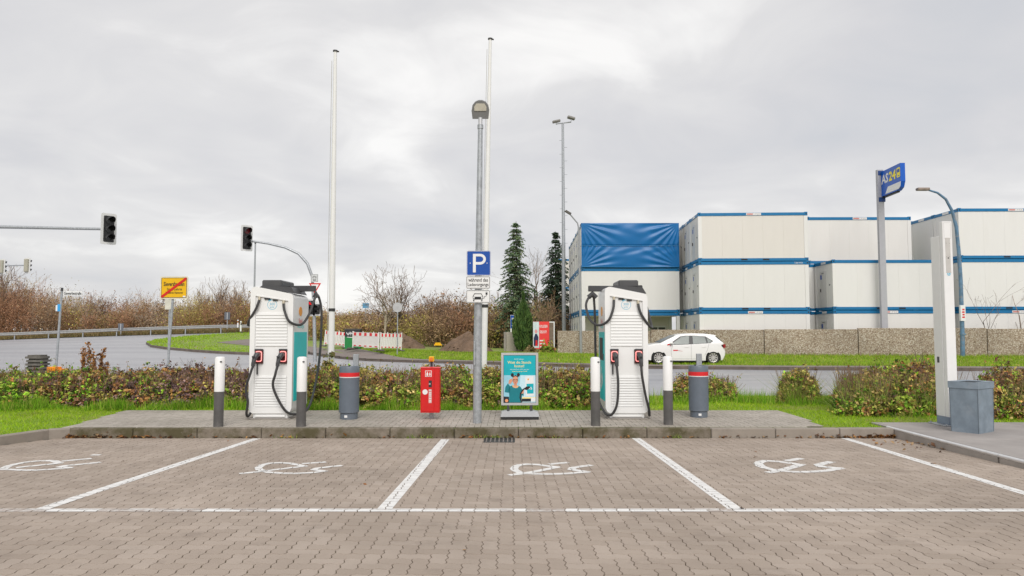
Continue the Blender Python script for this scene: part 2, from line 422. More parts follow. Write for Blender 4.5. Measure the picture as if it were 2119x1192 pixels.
KERBD = mat('kerb_dark_concrete', (.13, .105, .09), .85, var=.25, scale=3)
kf = thing('road_kerb', 'dark low kerb along the far side of the wet road', 'kerb'); kf['kind'] = 'structure'
L = 0; kx = KP[0, 0]
while kx < 26:
    x1 = kx + 1.0
    b = MB(); b.ext([(kx + .006, yk(kx), -.08), (x1 - .006, yk(x1), -.08), (x1 - .006, yk(x1) + .13, -.08), (kx + .006, yk(kx) + .13, -.08)], (0, 0, .165 + float(rise(kx, yk(kx)))))
    b.build('kerbstone', KERBD, kf, False); kx = x1

# green traffic island at the junction
tf = [(302, 711), (312, 717), (345, 722), (400, 727), (460, 731), (520, 733.5), (600, 736)]; tb = [(600, 690), (520, 691), (460, 693.5), (400, 697), (350, 702), (318, 706)]
TP = [GT(*p) for p in tf] + [GT(*p) for p in tb]
b = MB(); b.add([(x, y, rise(x, y) - .06) for x, y in TP] + [(x, y, rise(x, y) + .10) for x, y in TP] + [(x + (np.mean([q[0] for q in TP]) - x) * .012, y + (np.mean([q[1] for q in TP]) - y) * .012, rise(x, y) + .12) for x, y in TP],
                [(i, (i + 1) % 13, (i + 1) % 13 + 13, i + 13) for i in range(13)] + [(i + 13, (i + 1) % 13 + 13, (i + 1) % 13 + 26, i + 26) for i in range(13)])
ti = tag(b.build('traffic_island', KERBD, None, False), kind='structure')
cx_, cy_ = np.mean([q[0] for q in TP]), np.mean([q[1] for q in TP])
b = MB(); b.add([(x + (cx_ - x) * .012, y + (cy_ - y) * .012, rise(x, y) + .12) for x, y in TP] + [(cx_, cy_, rise(cx_, cy_) + .16)], [(i, (i + 1) % 13, 13) for i in range(13)])
b.build('island_turf', M_VERGE, ti)
IPt = [GT(*p) for p in [(448, 714), (520, 722), (600, 722), (600, 706), (520, 706)]]
MB().add([(x, y, rise(x, y) + .20) for x, y in IPt], [tuple(range(5))]).build('island_path', M_PATH, ti, False)
# strip of dry grass behind the guard rail
RX = [(-110, 84), (-57, 80.5), (-45, 79), (-27, 75.5), (-18, 74), (-8, 73.5)]
def yr(x): return np.interp(x, [p[0] for p in RX], [p[1] for p in RX])
xs2 = np.linspace(-110, -8, 60); b = MB(); n = 60
b.add([(x, yr(x) + o - 1.2, rise(x, yr(x) + o - 1.2) + (.0 if o == 0 else .06 + .02 * o)) for o in (0, 2, 30, 70) for x in xs2],
      [(r * n + i, r * n + i + 1, (r + 1) * n + i + 1, (r + 1) * n + i) for r in range(3) for i in range(n - 1)])
tag(b.build('embankment', M_DRY), kind='structure')
# painted lines on the far road
M_RPAINT = mat('road_paint', (.62, .62, .62), .5, var=.1)
def road_line(p0, p1, wd, label):
    (x0, y0), (x1, y1) = GT(*p0), GT(*p1); l = math.hypot(x1 - x0, y1 - y0); nx_, ny_ = -(y1 - y0) / l * wd / 2, (x1 - x0) / l * wd / 2
    b = MB(); k = 8; P = [(x0 + (x1 - x0) * i / k, y0 + (y1 - y0) * i / k) for i in range(k + 1)]
    b.add([(x + s * nx_, y + s * ny_, rise(x, y) - .044) for s in (-1, 1) for x, y in P], [(i, i + 1, i + k + 2, i + k + 1) for i in range(k)])
    o = b.build('road_marking', M_RPAINT, None, False); tag(o, kind='structure'); o['label'] = label
road_line((0, 716.5), (62, 714.5), .22, 'short white lane dash at the left edge of the junction')
road_line((395, 750), (520, 744), .14, 'white lane line nearest the green traffic island')
road_line((330, 757), (520, 762), .35, 'broad white line running behind the charger')
road_line((230, 747), (300, 743), .14, 'white lane dash left of the yellow town sign')
road_line((655, 755), (720, 758), .14, 'white line beside the left flagpole')

# lawn round the charging island
lawn_pts = [(-22, -3), (-8.37, -3), (-8.37, 6), (-8.07, 8.5), (-7.60, 10.3), (-7.18, 11.53), (5.95, 11.53), (5.95, 12.25), (18, 12.25), (18, 17.2), (-22, 17.2)]
sheet('lawn', lawn_pts, .072, M_LAWN)
MB_ = MB(); MB_.add([(-22, 17.2, .072), (18, 17.2, .072), (18, 18.9, -.055), (-22, 18.9, -.055)], [(0, 1, 2, 3)])
tag(MB_.build('lawn_bank', M_LAWN, None, False), kind='structure')

# parking lot: bedding and interlocking pavers
lot = sheet('parking_lot', [(-8.25, -3), (5.97, -3), (5.97, 11.40), (-7.02, 11.40), (-7.46, 10.25), (-7.94, 8.5), (-8.24, 6)], lambda x, y: lot_z(y) - .011, M_JOINT)
def edge_pts(x0, y0, x1, y1, a):          # zigzag along one unit edge of the lattice (start point included)
    L_ = math.hypot(x1 - x0, y1 - y0); dx, dy = (x1 - x0), (y1 - y0)
    hor = abs(dx) > abs(dy)
    def at(t, o): return (x0 + dx * t + (0 if hor else o), y0 + dy * t + (o if hor else 0))
    fwd = (dx > 0) if hor else (dy > 0)
    if a == 0: return [(x0, y0)]
    return [at(0, 0), at(.25, a if fwd else -a), at(.75, -a if fwd else a)]
def block(w_, h_, u, a, gap):
    P = []
    for i in range(w_): P += edge_pts(i * u, 0, (i + 1) * u, 0, a)
    for j in range(h_): P += edge_pts(w_ * u, j * u, w_ * u, (j + 1) * u, a)
    for i in range(w_, 0, -1): P += edge_pts(i * u, h_ * u, (i - 1) * u, h_ * u, a)
    for j in range(h_, 0, -1): P += edge_pts(0, j * u, 0, (j - 1) * u, a)
    cx, cy = w_ * u / 2, h_ * u / 2
    return np.array([((x - cx) * (1 - gap / (w_ * u)), (y - cy) * (1 - gap / (h_ * u))) for x, y in P])
def herring(i0, i1, j0, j1, inside):
    out = []
    for j in range(j0, j1):
        for i in range(i0, i1):
            k = (i - j) % 4
            if not inside(i, j): continue
            if k == 0: out.append((i, j, 2, 1) if inside(i + 1, j) else (i, j, 1, 1))
            elif k == 1 and not inside(i - 1, j): out.append((i, j, 1, 1))
            elif k == 3: out.append((i, j, 1, 2) if inside(i, j + 1) else (i, j, 1, 1))
            elif k == 2 and not inside(i, j - 1): out.append((i, j, 1, 1))
    return out
def inpoly(x, y, P):
    c = False; n = len(P)
    for i in range(n):
        (x0, y0), (x1, y1) = P[i], P[i - 1]
        if (y0 > y) != (y1 > y) and x < (x1 - x0) * (y - y0) / (y1 - y0) + x0: c = not c
    return c
def lay(parent, blocks, ox, oy, u, a, zf, slope, m_one, m_many, gap, name, depth=.012, bev=.0028, score=None, nsep=300):
    shapes = {}
    for wh in {(q[2], q[3]) for q in blocks}:
        P = block(*wh, u, a, gap); sx = np.abs(P).max(0); T = P * (1 - bev / sx); n = len(P)
        V = [(x, y, 0.) for x, y in T] + [(x, y, -depth) for x, y in P]
        Fs = [tuple(range(n))] + [(i, i + n, (i + 1) % n + n, (i + 1) % n) for i in range(n)]
        me = bpy.data.meshes.new(name); me.from_pydata(V, [], Fs); me.materials.append(m_one); me.update()
        shapes[wh] = (me, T, P)
    blocks = sorted(blocks, key=score)
    tops = []; V = []; Fs = []; C = []; rr = random.Random(5)
    for q, (i, j, w_, h_) in enumerate(blocks):
        me, T, P = shapes[w_, h_]; cx, cy = ox + (i + w_ / 2) * u, oy + (j + h_ / 2) * u
        dz = rr.uniform(-.0011, .0011); z = zf(cy) + dz
        tops.append((cx, cy, T + (cx, cy)))
        if q < nsep:
            o = link(name, me, parent); o.location = (cx, cy, z); o.rotation_euler = (-math.atan(slope) + rr.uniform(-.006, .006), rr.uniform(-.006, .006), 0)
        else:
            n = len(P); b0 = len(V); tx, ty = rr.uniform(-.007, .007), rr.uniform(-.007, .007)
            V += [(cx + x, cy + y, z - slope * y + tx * x + ty * y) for x, y in T] + [(cx + x, cy + y, z - slope * y - depth) for x, y in P]
            Fs += [tuple(range(b0, b0 + n))] + [(b0 + i_, b0 + i_ + n, b0 + (i_ + 1) % n + n, b0 + (i_ + 1) % n) for i_ in range(n)]
            C += [rr.random()] * (2 * n)
    if V:
        me = bpy.data.meshes.new(name + '_field'); me.from_pydata(V, [], Fs)
        ca = me.color_attributes.new('Col', 'FLOAT_COLOR', 'POINT'); c = np.ones((len(C), 4), np.float32); c[:, :3] = np.array(C)[:, None]; ca.data.foreach_set('color', c.ravel())
        me.materials.append(m_many); me.update()
        tag(link(name + '_field', me, parent), kind='stuff')
    return tops
U = .1125; LOTP = [(-8.2, -3), (5.93, -3), (5.93, 11.385), (-7.05, 11.385), (-7.50, 10.25), (-7.98, 8.5), (-8.2, 6)]
OX, OY = -U * 76 + .013, 11.377 - U * 78
def in_lot(i, j):
    x, y = OX + (i + .5) * U, OY + (j + .5) * U
    return y > 2.7 and abs(x) < .75 * y + 1.7 and inpoly(x, y, LOTP)
LOT_TOPS = lay(lot, herring(0, 132, 0, 78, in_lot), OX, OY, U, .0085, lot_z, .0205, M_PAV_O, M_PAV_S, .0036, 'paver',
               score=lambda q: (0 if abs(OX + (q[0] + 1) * U) < .70 * (OY + q[1] * U) and OY + (q[1] + .5) * U > 4.72 else 99) + OY + (q[1]) * U)
# painted markings clipped block by block so that the joints stay open
M_PAINT = NT('marking_paint'); p = M_PAINT.pos(False)
wr = M_PAINT.ramp(M_PAINT.noise(p, 28, 6, .75), [(.56, (0, 0, 0)), (.70, (.85,) * 3)])
M_PAINT.bump(M_PAINT.noise(p, 160, 4), .3, .004)
M_PAINT = M_PAINT.done(M_PAINT.mix(wr, (.78, .77, .75), (.44, .38, .34)), .7, None, .3)
M_WORN = NT('worn_marking_paint'); p = M_WORN.pos(False)
wr = M_WORN.ramp(M_WORN.noise(p, 16, 6, .8), [(.40, (0, 0, 0)), (.60, (1.,) * 3)])
M_WORN = M_WORN.done(M_WORN.mix(wr, (.62, .6, .57), (.40, .33, .29)), .8, None, .3)
def clip(poly, conv):
    area = sum(conv[i - 1][0] * conv[i][1] - conv[i][0] * conv[i - 1][1] for i in range(len(conv)))
    if area < 0: conv = conv[::-1]
    out = [tuple(p) for p in poly]
    for i in range(len(conv)):
        (ax, ay), (bx, by) = conv[i - 1], conv[i]; inp, out = out, []
        if not inp: return []
        def sd_(p): return (bx - ax) * (p[1] - ay) - (by - ay) * (p[0] - ax)
        for k in range(len(inp)):
            p0, p1 = inp[k - 1], inp[k]; d0, d1 = sd_(p0), sd_(p1)
            if (d0 >= 0) != (d1 >= 0):
                t = d0 / (d0 - d1); out.append((p0[0] + (p1[0] - p0[0]) * t, p0[1] + (p1[1] - p0[1]) * t))
            if d1 >= 0: out.append(p1)
    return out
CEN = np.array([(t[0], t[1]) for t in LOT_TOPS])
def marking(name, label, quads, worn=None):
    Bs = {False: MB(), True: MB()}
    for qi, qd in enumerate(quads):
        x0, y0 = np.min(qd, 0) - .2; x1, y1 = np.max(qd, 0) + .2
        for i in np.where((CEN[:, 0] > x0) & (CEN[:, 0] < x1) & (CEN[:, 1] > y0) & (CEN[:, 1] < y1))[0]:
            P = clip(LOT_TOPS[i][2], [tuple(p) for p in qd])
            if len(P) < 3: continue
            wn_ = bool(worn and worn(CEN[i][0], CEN[i][1]))
            Bs[wn_].add([(x, y, lot_z(y) + .0022 + .0004 * (qi % 5)) for x, y in P], [tuple(range(len(P)))])
    o = None
    for k, bb in Bs.items():
        if bb.v:
            q = bb.build(name if not k else 'worn_' + name, M_WORN if k else M_PAINT, lot, False); q['label'] = label if not k else 'worn stretch of the ' + label
def strip(p0, p1, wd):
    return [np.array(q) for q in stroke([p0, p1], wd)]
marking('bay_line', 'white bay line running to the left charger', strip(GL(530, 908), GL(92, 1052), .125))
marking('bay_line', 'white bay line running to the red extinguisher box', strip(GL(921, 910), GL(797, 1052), .13))
marking('bay_line', 'white bay line right of the storm drain', strip(GL(1316, 907), GL(1519, 1052), .13))
marking('bay_line', 'white bay line nearest the steel edged platform', strip(GL(1722, 899), GL(2330, 1085), .125))
y_h = GL(1060, 1056)[1]
def worn_h(x, y):
    px = 1059.5 + x / y * F; v = random.Random(int(px * 7)).random()
    return (205 < px < 380 and v < .9) or (380 < px < 560 and v < .35) or (1046 < px < 1075) or (1100 < px < 1200 and v < .5) or (1400 < px < 1500 and v < .4) or px < 90
marking('cross_line', 'long white line across the mouths of the bays', [np.array([(-6.4, y_h - .055), (5.9, y_h - .055), (5.9, y_h + .055), (-6.4, y_h + .055)])], worn_h)
def symbol(label, off, sc, strokes, wd=.095):
    q = []
    for st in strokes:
        P = [GL(off[0] + x * sc, off[1] + y * sc) for x, y in st]
        # smooth the stroke a little (Chaikin)
        if len(P) > 2:
            N = [P[0]]
            for a_, b_ in zip(P, P[1:]): N += [(a_[0] * .75 + b_[0] * .25, a_[1] * .75 + b_[1] * .25), (a_[0] * .25 + b_[0] * .75, a_[1] * .25 + b_[1] * .75)]
            P = N + [P[-1]]
        q += [np.array(z) for z in stroke(P, wd)]
    marking('plug_symbol', label, q)
symbol('white plug symbol cut by the left edge of the picture', (0, 840), .3398, [[(20, 383), (60, 362), (190, 338), (320, 332), (362, 350)], [(362, 350), (110, 376)], [(10, 386), (190, 394), (330, 386), (425, 377)], [(425, 377), (345, 370), (600, 345)], [(390, 336), (545, 322)], [(565, 300), (600, 300)]])
symbol('white plug symbol in the bay before the left charger', (0, 840), .3398, [[(1470, 412), (1590, 400), (1855, 368)], [(1855, 368), (1740, 345), (1610, 352), (1560, 385), (1640, 406)], [(1640, 406), (1780, 413), (1900, 408), (1975, 398)], [(1975, 398), (1890, 386), (2075, 364)], [(1850, 352), (1975, 343)]], .085)
symbol('white plug symbol in the middle bay below the storm drain', (700, 860), .3398, [[(1050, 362), (1160, 350), (1335, 315)], [(1335, 315), (1170, 294), (1085, 305), (1065, 328), (1110, 350)], [(1110, 350), (1230, 357), (1380, 356), (1515, 344)], [(1515, 344), (1390, 325), (1535, 303)], [(1295, 296), (1390, 287)]])
symbol('white plug symbol in the bay nearest the platform', (1400, 860), .3393, [[(565, 347), (640, 335), (762, 300)], [(762, 300), (560, 273), (492, 288), (520, 315), (610, 335)], [(610, 335), (740, 346), (900, 340), (1000, 322)], [(1000, 322), (840, 308), (940, 283)], [(675, 276), (755, 263)]], .11)

# charging island: paved strip behind the kerb
IZ = .09
ISL = [(-7.05, 11.525), (5.0, 11.525), (5.06, 11.56), (5.15, 13.98), (-7.35, 13.98)]
ISL = [G(140, 884.5, IZ), (5.02, 11.525), (5.14, 11.9), (5.17, 14.0), G(250, 850, IZ)]
ISL[0] = (-7.05, 11.53); ISL[1] = G(1702, 882, IZ); ISL[2] = G(1655, 862, IZ); ISL[3] = G(1608, 848.5, IZ); ISL[4] = G(262, 849, IZ)
isl = sheet('charging_island', ISL, IZ - .010, M_JOINT)
IOX, IOY = -7.8, 11.535; IU = .1
def in_isl(i, j): return inpoly(IOX + (i + .5) * IU, IOY + (j + .5) * IU, ISL)
lay(isl, herring(0, 140, 0, 26, in_isl), IOX, IOY, IU, 0, lambda y: IZ, 0, M_IPV_O, M_IPV_S, .005, 'paver', .011, .002, score=lambda q: q[1] * 10 + abs(IOX + q[0] * IU) * .1)

# kerbs
M_KERB = NT('mossy_kerb'); p = M_KERB.pos(False)
k1 = M_KERB.ramp(M_KERB.noise(p, 9, 6, .7), [(.3, (.16, .135, .105)), (.7, (.28, .24, .195))])
mo = M_KERB.ramp(M_KERB.noise(p, 2.4, 6, .7), [(.40, (0, 0, 0)), (.60, (.85,) * 3)])
k1 = M_KERB.mix(mo, k1, (.075, .066, .028))
li = M_KERB.ramp(M_KERB.noise(p, 22, 3, .6), [(.70, (0, 0, 0)), (.76, (.7,) * 3)])
M_KERB.bump(M_KERB.noise(p, 60, 5), .4, .006); M_KERB = M_KERB.done(M_KERB.mix(li, k1, (.42, .39, .32)), .9, None, .2)
M_KERBN = mat('clean_kerb', (.285, .248, .21), .85, var=.14, scale=6, dirt=(.2, .17, .13), damt=.4, bump=.2)
kb = thing('kerb', 'kerb of concrete stones along the front of the charging island', 'kerb'); kb['kind'] = 'structure'
kx = -6.9
while kx < 5.93:
    x1 = min(kx + 1.0, 5.95)
    MB().box(kx + .004, x1 - .004, 11.385, 11.528, -.35, IZ + .006 + random.uniform(-.003, .003), ch=.012).build('kerbstone', M_KERB if kx < 3.0 else M_KERBN, kb)
    kx = x1
for (xa, ya), (xb, yb) in zip([(-6.9, 11.455), (-7.17, 11.3), (-7.53, 10.3), (-7.99, 8.5), (-8.12, 7.5), (-8.3, 6.0), (-8.3, 4.5), (-8.3, 3.0), (-8.3, 1.5)], [(-7.17, 11.3), (-7.53, 10.3), (-7.99, 8.5), (-8.12, 7.5), (-8.3, 6.0), (-8.3, 4.5), (-8.3, 3.0), (-8.3, 1.5), (-8.3, 0)]):
    l = math.hypot(xb - xa, yb - ya)
    o = MB().box(.004, l - .004, -.072, .072, -.45, .006, ch=.012).build('kerbstone', M_KERBN, kb); o.location = (xa, ya, IZ + (0.0 if ya > 10 else .0)); o.rotation_euler = (0, 0, math.atan2(yb - ya, xb - xa))
# concrete platform with a steel edge on the right
pl = MB().box(5.97, 16, -3, 12.16, -.5, .093, ch=.004).build('platform', M_SLAB); tag(pl, kind='structure')
for ya, yb in ((11.62, 8.98), (8.965, 6.0), (5.985, 3.0), (2.985, 0)):
    tube('edge_pipe', mat('worn_steel', (.72, .72, .72), .3, .5, var=.12, scale=5, dirt=(.4, .39, .38), damt=.4), pl, [(5.965, ya, .083), (5.965, yb, .083)], .026, 12)
    MB().box(5.945, 5.969, yb + .01, ya - .01, -.4, .062, ch=.004).build('edge_slab', CONC, pl)
for xa, xb, ya, yb in ((6.03, 8.2, 10.25, 12.1), (6.03, 8.2, 8.1, 10.235), (6.03, 8.2, 5.9, 8.085), (8.215, 10.5, 10.25, 12.1), (8.215, 10.5, 8.1, 10.235)):
    MB().box(xa, xb, ya, yb, .08, .098, ch=.003).build('concrete_slab', M_SLAB if (xa + ya) % 2 < 1.2 else CONC, pl)
# storm drain grate
d0 = GL(1004, 914); gr = thing('storm_drain', 'dark iron storm drain grate against the kerb', 'drain', (GL(1033, 914)[0], 11.10, lot_z(11.10)))
box('frame', BLACK, gr, -.235, .235, -.24, .24, -.012, .009)
for k in range(7): box('bar', mat('grate_iron', (.20, .175, .16), .6, var=.3), gr, -.205 + k * .064, -.183 + k * .064, -.19, .19, .005, .015)

# ================================================================== THINGS
# ---- fast chargers
def charger(loc, variant, label):
    T = thing('charger', label, 'charger', loc, 0, 'fast chargers on the paved island')
    W2, D, ZL, ZR = .372, .95, 2.29, 2.175          # half width, depth, top left, top right
    slope = (ZR - ZL) / (2 * W2)
    def top(x): return ZL + slope * (x + W2)
    def outline(i):                                 # front outline inset by i, chamfered foot, rounded shoulders
        P = [(-W2 + i + .075, .10 + i), (W2 - i - .075, .10 + i), (W2 - i - .03, .125 + i), (W2 - i, .19 + i)]
        r = .085
        cx, cz = W2 - i - r, top(W2 - i) - i - r
        P += [(cx + r * math.cos(R(a)), cz + r * math.sin(R(a)) - slope * 0) for a in (0, 25, 50, 72, 84)]
        cx, cz = -W2 + i + r, top(-W2 + i) - i - r
        P += [(cx + r * math.cos(R(a)), cz + r * math.sin(R(a))) for a in (82, 100, 125, 150, 180)]
        P += [(-W2 + i, .19 + i), (-W2 + i + .03, .125 + i)]
        return P
    o0, o1 = outline(0), outline(.018)
    b = MB(); b.ext([(x, .035, z) for x, z in o0], (0, D - .035, 0)); b.build('housing', CHW, T)
    seam = MB(); seam.ext([(x, .031, z) for x, z in outline(.004)], (0, .004, 0)); seam.build('seam', mat('seam_grey', (.2, .2, .2), .6), T)
    # face frame with a recessed field
    def inner():
        xl, xr = -.285, .285
        return [(xl + .02, .205), (xr - .02, .205), (xr, .215), (xr, .24)] + [(xr, z) for z in (1.0, 1.5, 1.86, top(xr) - .165, top(xr) - .145)] + [(xl, z) for z in (top(xl) - .145, top(xl) - .165, 1.86, 1.5, 1.0)] + [(xl, .24), (xl, .215)]
    fr = MB(); fr.ring([(x, 0, z) for x, z in o0], [(x, 0, z) for x, z in inner()], (0, .031, 0)); fr.build('face_frame', CHW, T)
    fld = MB(); fld.ext([(x, .024, z) for x, z in inner()], (0, .012, 0)); fp = fld.build('front_panel', CHW, T)
    # sloping hood shelf over the cable outlets
    h = MB(); zt = lambda x: top(x) - .148
    h.ext([(-.285, -.004, zt(-.285)), (.285, -.004, zt(.285)), (.285, -.004, zt(.285) + .022), (-.285, -.004, zt(-.285) + .022)], (0, .03, 0)); h.build('outlet_hood', CHW, T)
    for x in (-.09, .055):
        box('outlet_slot', BLACK, T, x - .045, x + .045, -.0015, .02, zt(x) - .032, zt(x) - .008)
    def slats(z0, z1, n):
        ph = (z1 - z0) / n
        for k in range(n):
            z = z0 + k * ph
            MB().ext([(-.272, .026, z + .0035), (-.272, .006, z + .006), (-.272, .012, z + ph - .006), (-.272, .026, z + ph - .0035)], (.544, 0, 0)).build('slat', CHW, T, False)
    slats(1.255, 1.84, 11); slats(.212, .745, 12)
    # foot
    b = MB(); b.box(-.30, .30, .03, D - .06, .012, .105, ch=.01); b.box(-.265, .265, .006, D - .04, .03, .072, ch=.01); b.build('plinth', CHW, T)
    box('plinth_pad', CONC, T, -.345, .345, -.04, D + .03, 0, .014)
    # power rating badge
    bx, bz = .0, 1.975
    ringp = circ(bx, bz, .085, 28); ringi = circ(bx, bz, .078, 28)
    b = MB(); b.ring([(x, .0215, z) for x, z in ringp], [(x, .0215, z) for x, z in ringi], (0, .002, 0)); bd = b.build('badge_ring', LOGOB, T)
    text('300', LOGOB, bd, bx, bz + .012, .0215, height=.045); text('kW', LOGOB, bd, bx, bz - .042, .0215, height=.034)
    flat('badge_plug', LOGOB, bd, stroke([(bx - .07, bz + .075), (bx - .045, bz + .10), (bx - .02, bz + .085)], .014) + [circ(bx - .045, bz + .085, .022, 10)], .0205)
    # holsters, plugs
    plugs = []
    for i, x in enumerate((-.205, .215) if variant == 'a' else (-.215, .205)):
        zc = 1.08
        hs = box('holster', mat('holster_dark_red', (.075, .012, .014), .4, var=.1), T, x - .072, x + .072, -.018, .03, zc - .125, zc + .125, ch=.012)
        b = MB(); b.ring([(px_, -.024, pz) for px_, pz in rrect(x - .058, x + .058, zc - .092, zc + .092, .035)], [(px_, -.024, pz) for px_, pz in rrect(x - .043, x + .043, zc - .077, zc + .077, .026)], (0, .008, 0)); b.build('led_ring', LED, hs)
        box('holster_cap', DARK, hs, x - .074, x + .074, -.026, .0, zc + .098, zc + .13, ch=.008)
        sx = -.03 if variant == 'a' else .012
        pg = MB(); pg.tube([(x, -.015, zc + .03), (x + sx * .3, -.085, zc + .035), (x + sx, -.135, zc - .03), (x + sx * 1.5, -.15, zc - .12)], [.042, .046, .04, .03], 10); pg.tube([(x + sx * 1.5, -.15, zc - .10), (x + sx * 1.55, -.15, zc - .165)], .034, 10)
        pg.box(x + sx - .022, x + sx + .022, -.215, -.12, zc - .015, zc + .015, ch=.01)
        pg.build('plug', DARK, T); plugs.append((x + sx * 1.55, -.15, zc - .16))
        if (variant == 'a' and i == 0) or (variant == 'b' and i == 0):
            box('lanyard', DARK, T, x - .045 if variant == 'b' else x - .03, x - .02 if variant == 'b' else x - .005, -.03, -.012, zc - .31, zc - .12)
    # roof cable manager
    zr = top(0) + .0
    b = MB(); b.ext([(-.27, .10, top(-.27) + .002), (.37, .10, top(.37) + .002), (.30, .10, top(.1) + .075), (-.20, .10, top(-.1) + .075)], (0, .75, 0)); b.build('roof_base', DARK, T)
    xs_ = -.06 if variant == 'a' else .06
    b = MB(); b.box(xs_ - .17, xs_ + .18, .14, .88, top(0) + .06, top(0) + .185, ch=.02); rb = b.build('roof_box', mat('roof_box_grey', (.075, .075, .078), .4, var=.1), T)
    if variant == 'a': arms = [((.05, .62), (.60, .58)), ]
    else: arms = [((-.05, .62), (-.60, .56)), ((.05, .5), (.36, .42))]
    for (xa, ya), (xb, yb) in arms:
        l = math.hypot(xb - xa, yb - ya); o = MB().box(0, l, -.035, .035, -.05, .055, ch=.008).build('swing_arm', DARK, T)
        o.location = (xa, ya, top(0) + .055); o.rotation_euler = (0, 0, math.atan2(yb - ya, xb - xa))
    za = top(0) + .0
    # cables
    fit = []
    for x in (-.215, .205):
        f = tube('cable_fitting', mat('brass_nickel', (.62, .55, .42), .3, .7, var=.05), T, [(x, -.008, zt(x) - .005), (x - .0, -.012, zt(x) - .062)], .022, 12); fit.append((x, -.013, zt(x) - .06))
    def cable(ctrl, r=.022, n=9):
        P = [Vector(c) for c in ctrl]; out = []
        for i in range(len(P) - 1):
            p0, p1, p2, p3 = P[max(i - 1, 0)], P[i], P[i + 1], P[min(i + 2, len(P) - 1)]
            for k in range(n):
                t = k / n; out.append(.5 * ((2 * p1) + (p2 - p0) * t + (2 * p0 - 5 * p1 + 4 * p2 - p3) * t * t + (3 * p1 - p0 - 3 * p2 + p3) * t ** 3))
        out.append(P[-1]); tube('cable', CABLE, T, out, r, 10)
    if variant == 'a':
        fx = fit[1]; cable([fx, (fx[0] + .03, -.03, 1.86), (.33, -.05, 1.68), (.475, .12, 1.63), (.55, .33, 1.80), (.60, .50, 2.08), (.62, .56, 2.19)])
        cable([(.62, .56, 2.19), (.66, .60, 2.12), (.70, .63, 1.85), (.69, .63, 1.2), (.63, .6, .62), (.55, .42, .16), (.42, .12, .075), (.27, -.05, .17), (.10, -.14, .55), plugs[1], ][:-1] + [(plugs[1][0] - .03, -.17, .78), plugs[1]])
        MB().tube([(.58, .57, 2.13), (.61, .565, 2.20), (.645, .565, 2.13)], [.035, .055, .035], 10).build('cable_clamp', DARK, T)
        fx = fit[0]; cable([fx, (fx[0] - .05, -.03, 1.90), (-.40, .03, 1.70), (-.445, .12, 1.62), (-.43, .26, 1.66), (-.40, .5, 1.95), (-.30, .7, 2.28)])
        cable([plugs[0], (plugs[0][0] - .03, -.16, .82), (-.37, -.12, .55), (-.345, -.10, .3), (-.385, -.04, .10), (-.40, .12, .055), (-.41, .4, .3), (-.42, .6, 1.4), (-.36, .68, 2.2)])
    else:
        fx = fit[0]; cable([fx, (fx[0] - .02, -.04, 1.9), (-.32, -.04, 1.70), (-.47, .10, 1.62), (-.60, .30, 1.72), (-.655, .46, 1.98), (-.58, .55, 2.15), (-.53, .56, 2.18)])
        MB().tube([(-.60, .555, 2.13), (-.53, .555, 2.19), (-.46, .555, 2.12)], [.045, .06, .05], 10).build('cable_clamp', DARK, T)
        cable([(-.50, .57, 2.12), (-.48, .60, 1.8), (-.47, .62, 1.1), (-.45, .5, .4), (-.40, .15, .14), (-.30, -.06, .075), (-.205, -.16, .25), (-.18, -.18, .6), plugs[0]])
        fx = fit[1]; cable([fx, (fx[0] + .04, -.03, 1.83), (.37, .0, 1.64), (.455, .1, 1.58), (.47, .25, 1.68), (.42, .42, 2.0), (.38, .46, 2.14)])
        cable([plugs[1], (plugs[1][0] + .01, -.16, .75), (.30, -.12, .40), (.365, -.06, .17), (.39, .05, .06), (.42, .3, .25), (.43, .5, 1.2), (.37, .5, 2.1)])
    # liveried sides
    sx = W2 + .002 if variant == 'a' else -W2 - .002
    s_ = 1 if variant == 'a' else -1
    box('teal_panel', TEAL, T, sx - .001 * s_, sx + .003 * s_, .09, .86, .30, 1.50, ch=0)
    face = 'right' if variant == 'a' else 'left'
    d = sx + .004 * s_
    pc = MB(); pc.ext([(sx - .001 * s_, y, z) for y, z in circ(.44, 1.87, .10, 16, .085)], (.004 * s_, 0, 0)); pc.build('shell_emblem', PECTEN, T)
    text('Shell', mat('logo_red', S(215, 60, 50), .4), T, .44, 1.70, d, width=.22, face=face); text('Recharge', TEAL, T, .46, 1.60, d, width=.40, face=face)
    if variant == 'b':
        scn = box('screen', BLACK, T, sx - .012, sx + .001, .30, .72, 1.0, 1.40, ch=.006); box('card_reader', DARK, T, sx - .016, sx + .001, .20, .28, 1.0, 1.12, ch=.006)
        pg = MB()
        for q in stroke([(.62, .55), (.42, .75), (.36, .62), (.55, .50), (.66, .62), (.50, .86)], .045): pg.ext([(d - .001, y, z) for y, z in q], (-.002, 0, 0))
        pg.build('plug_emblem', SIGNW, T, False)
    return T
cxl = -(1059.5 - 563.5) / F * 12.63; charger((cxl, 12.6, IZ), 'a', 'white fast charger with its right side panel teal, behind the left bollards')
cxr = (1295.5 - 1059.5) / F * 12.66; charger((cxr, 12.63, IZ), 'b', 'white fast charger standing before the blue tarpaulin container')

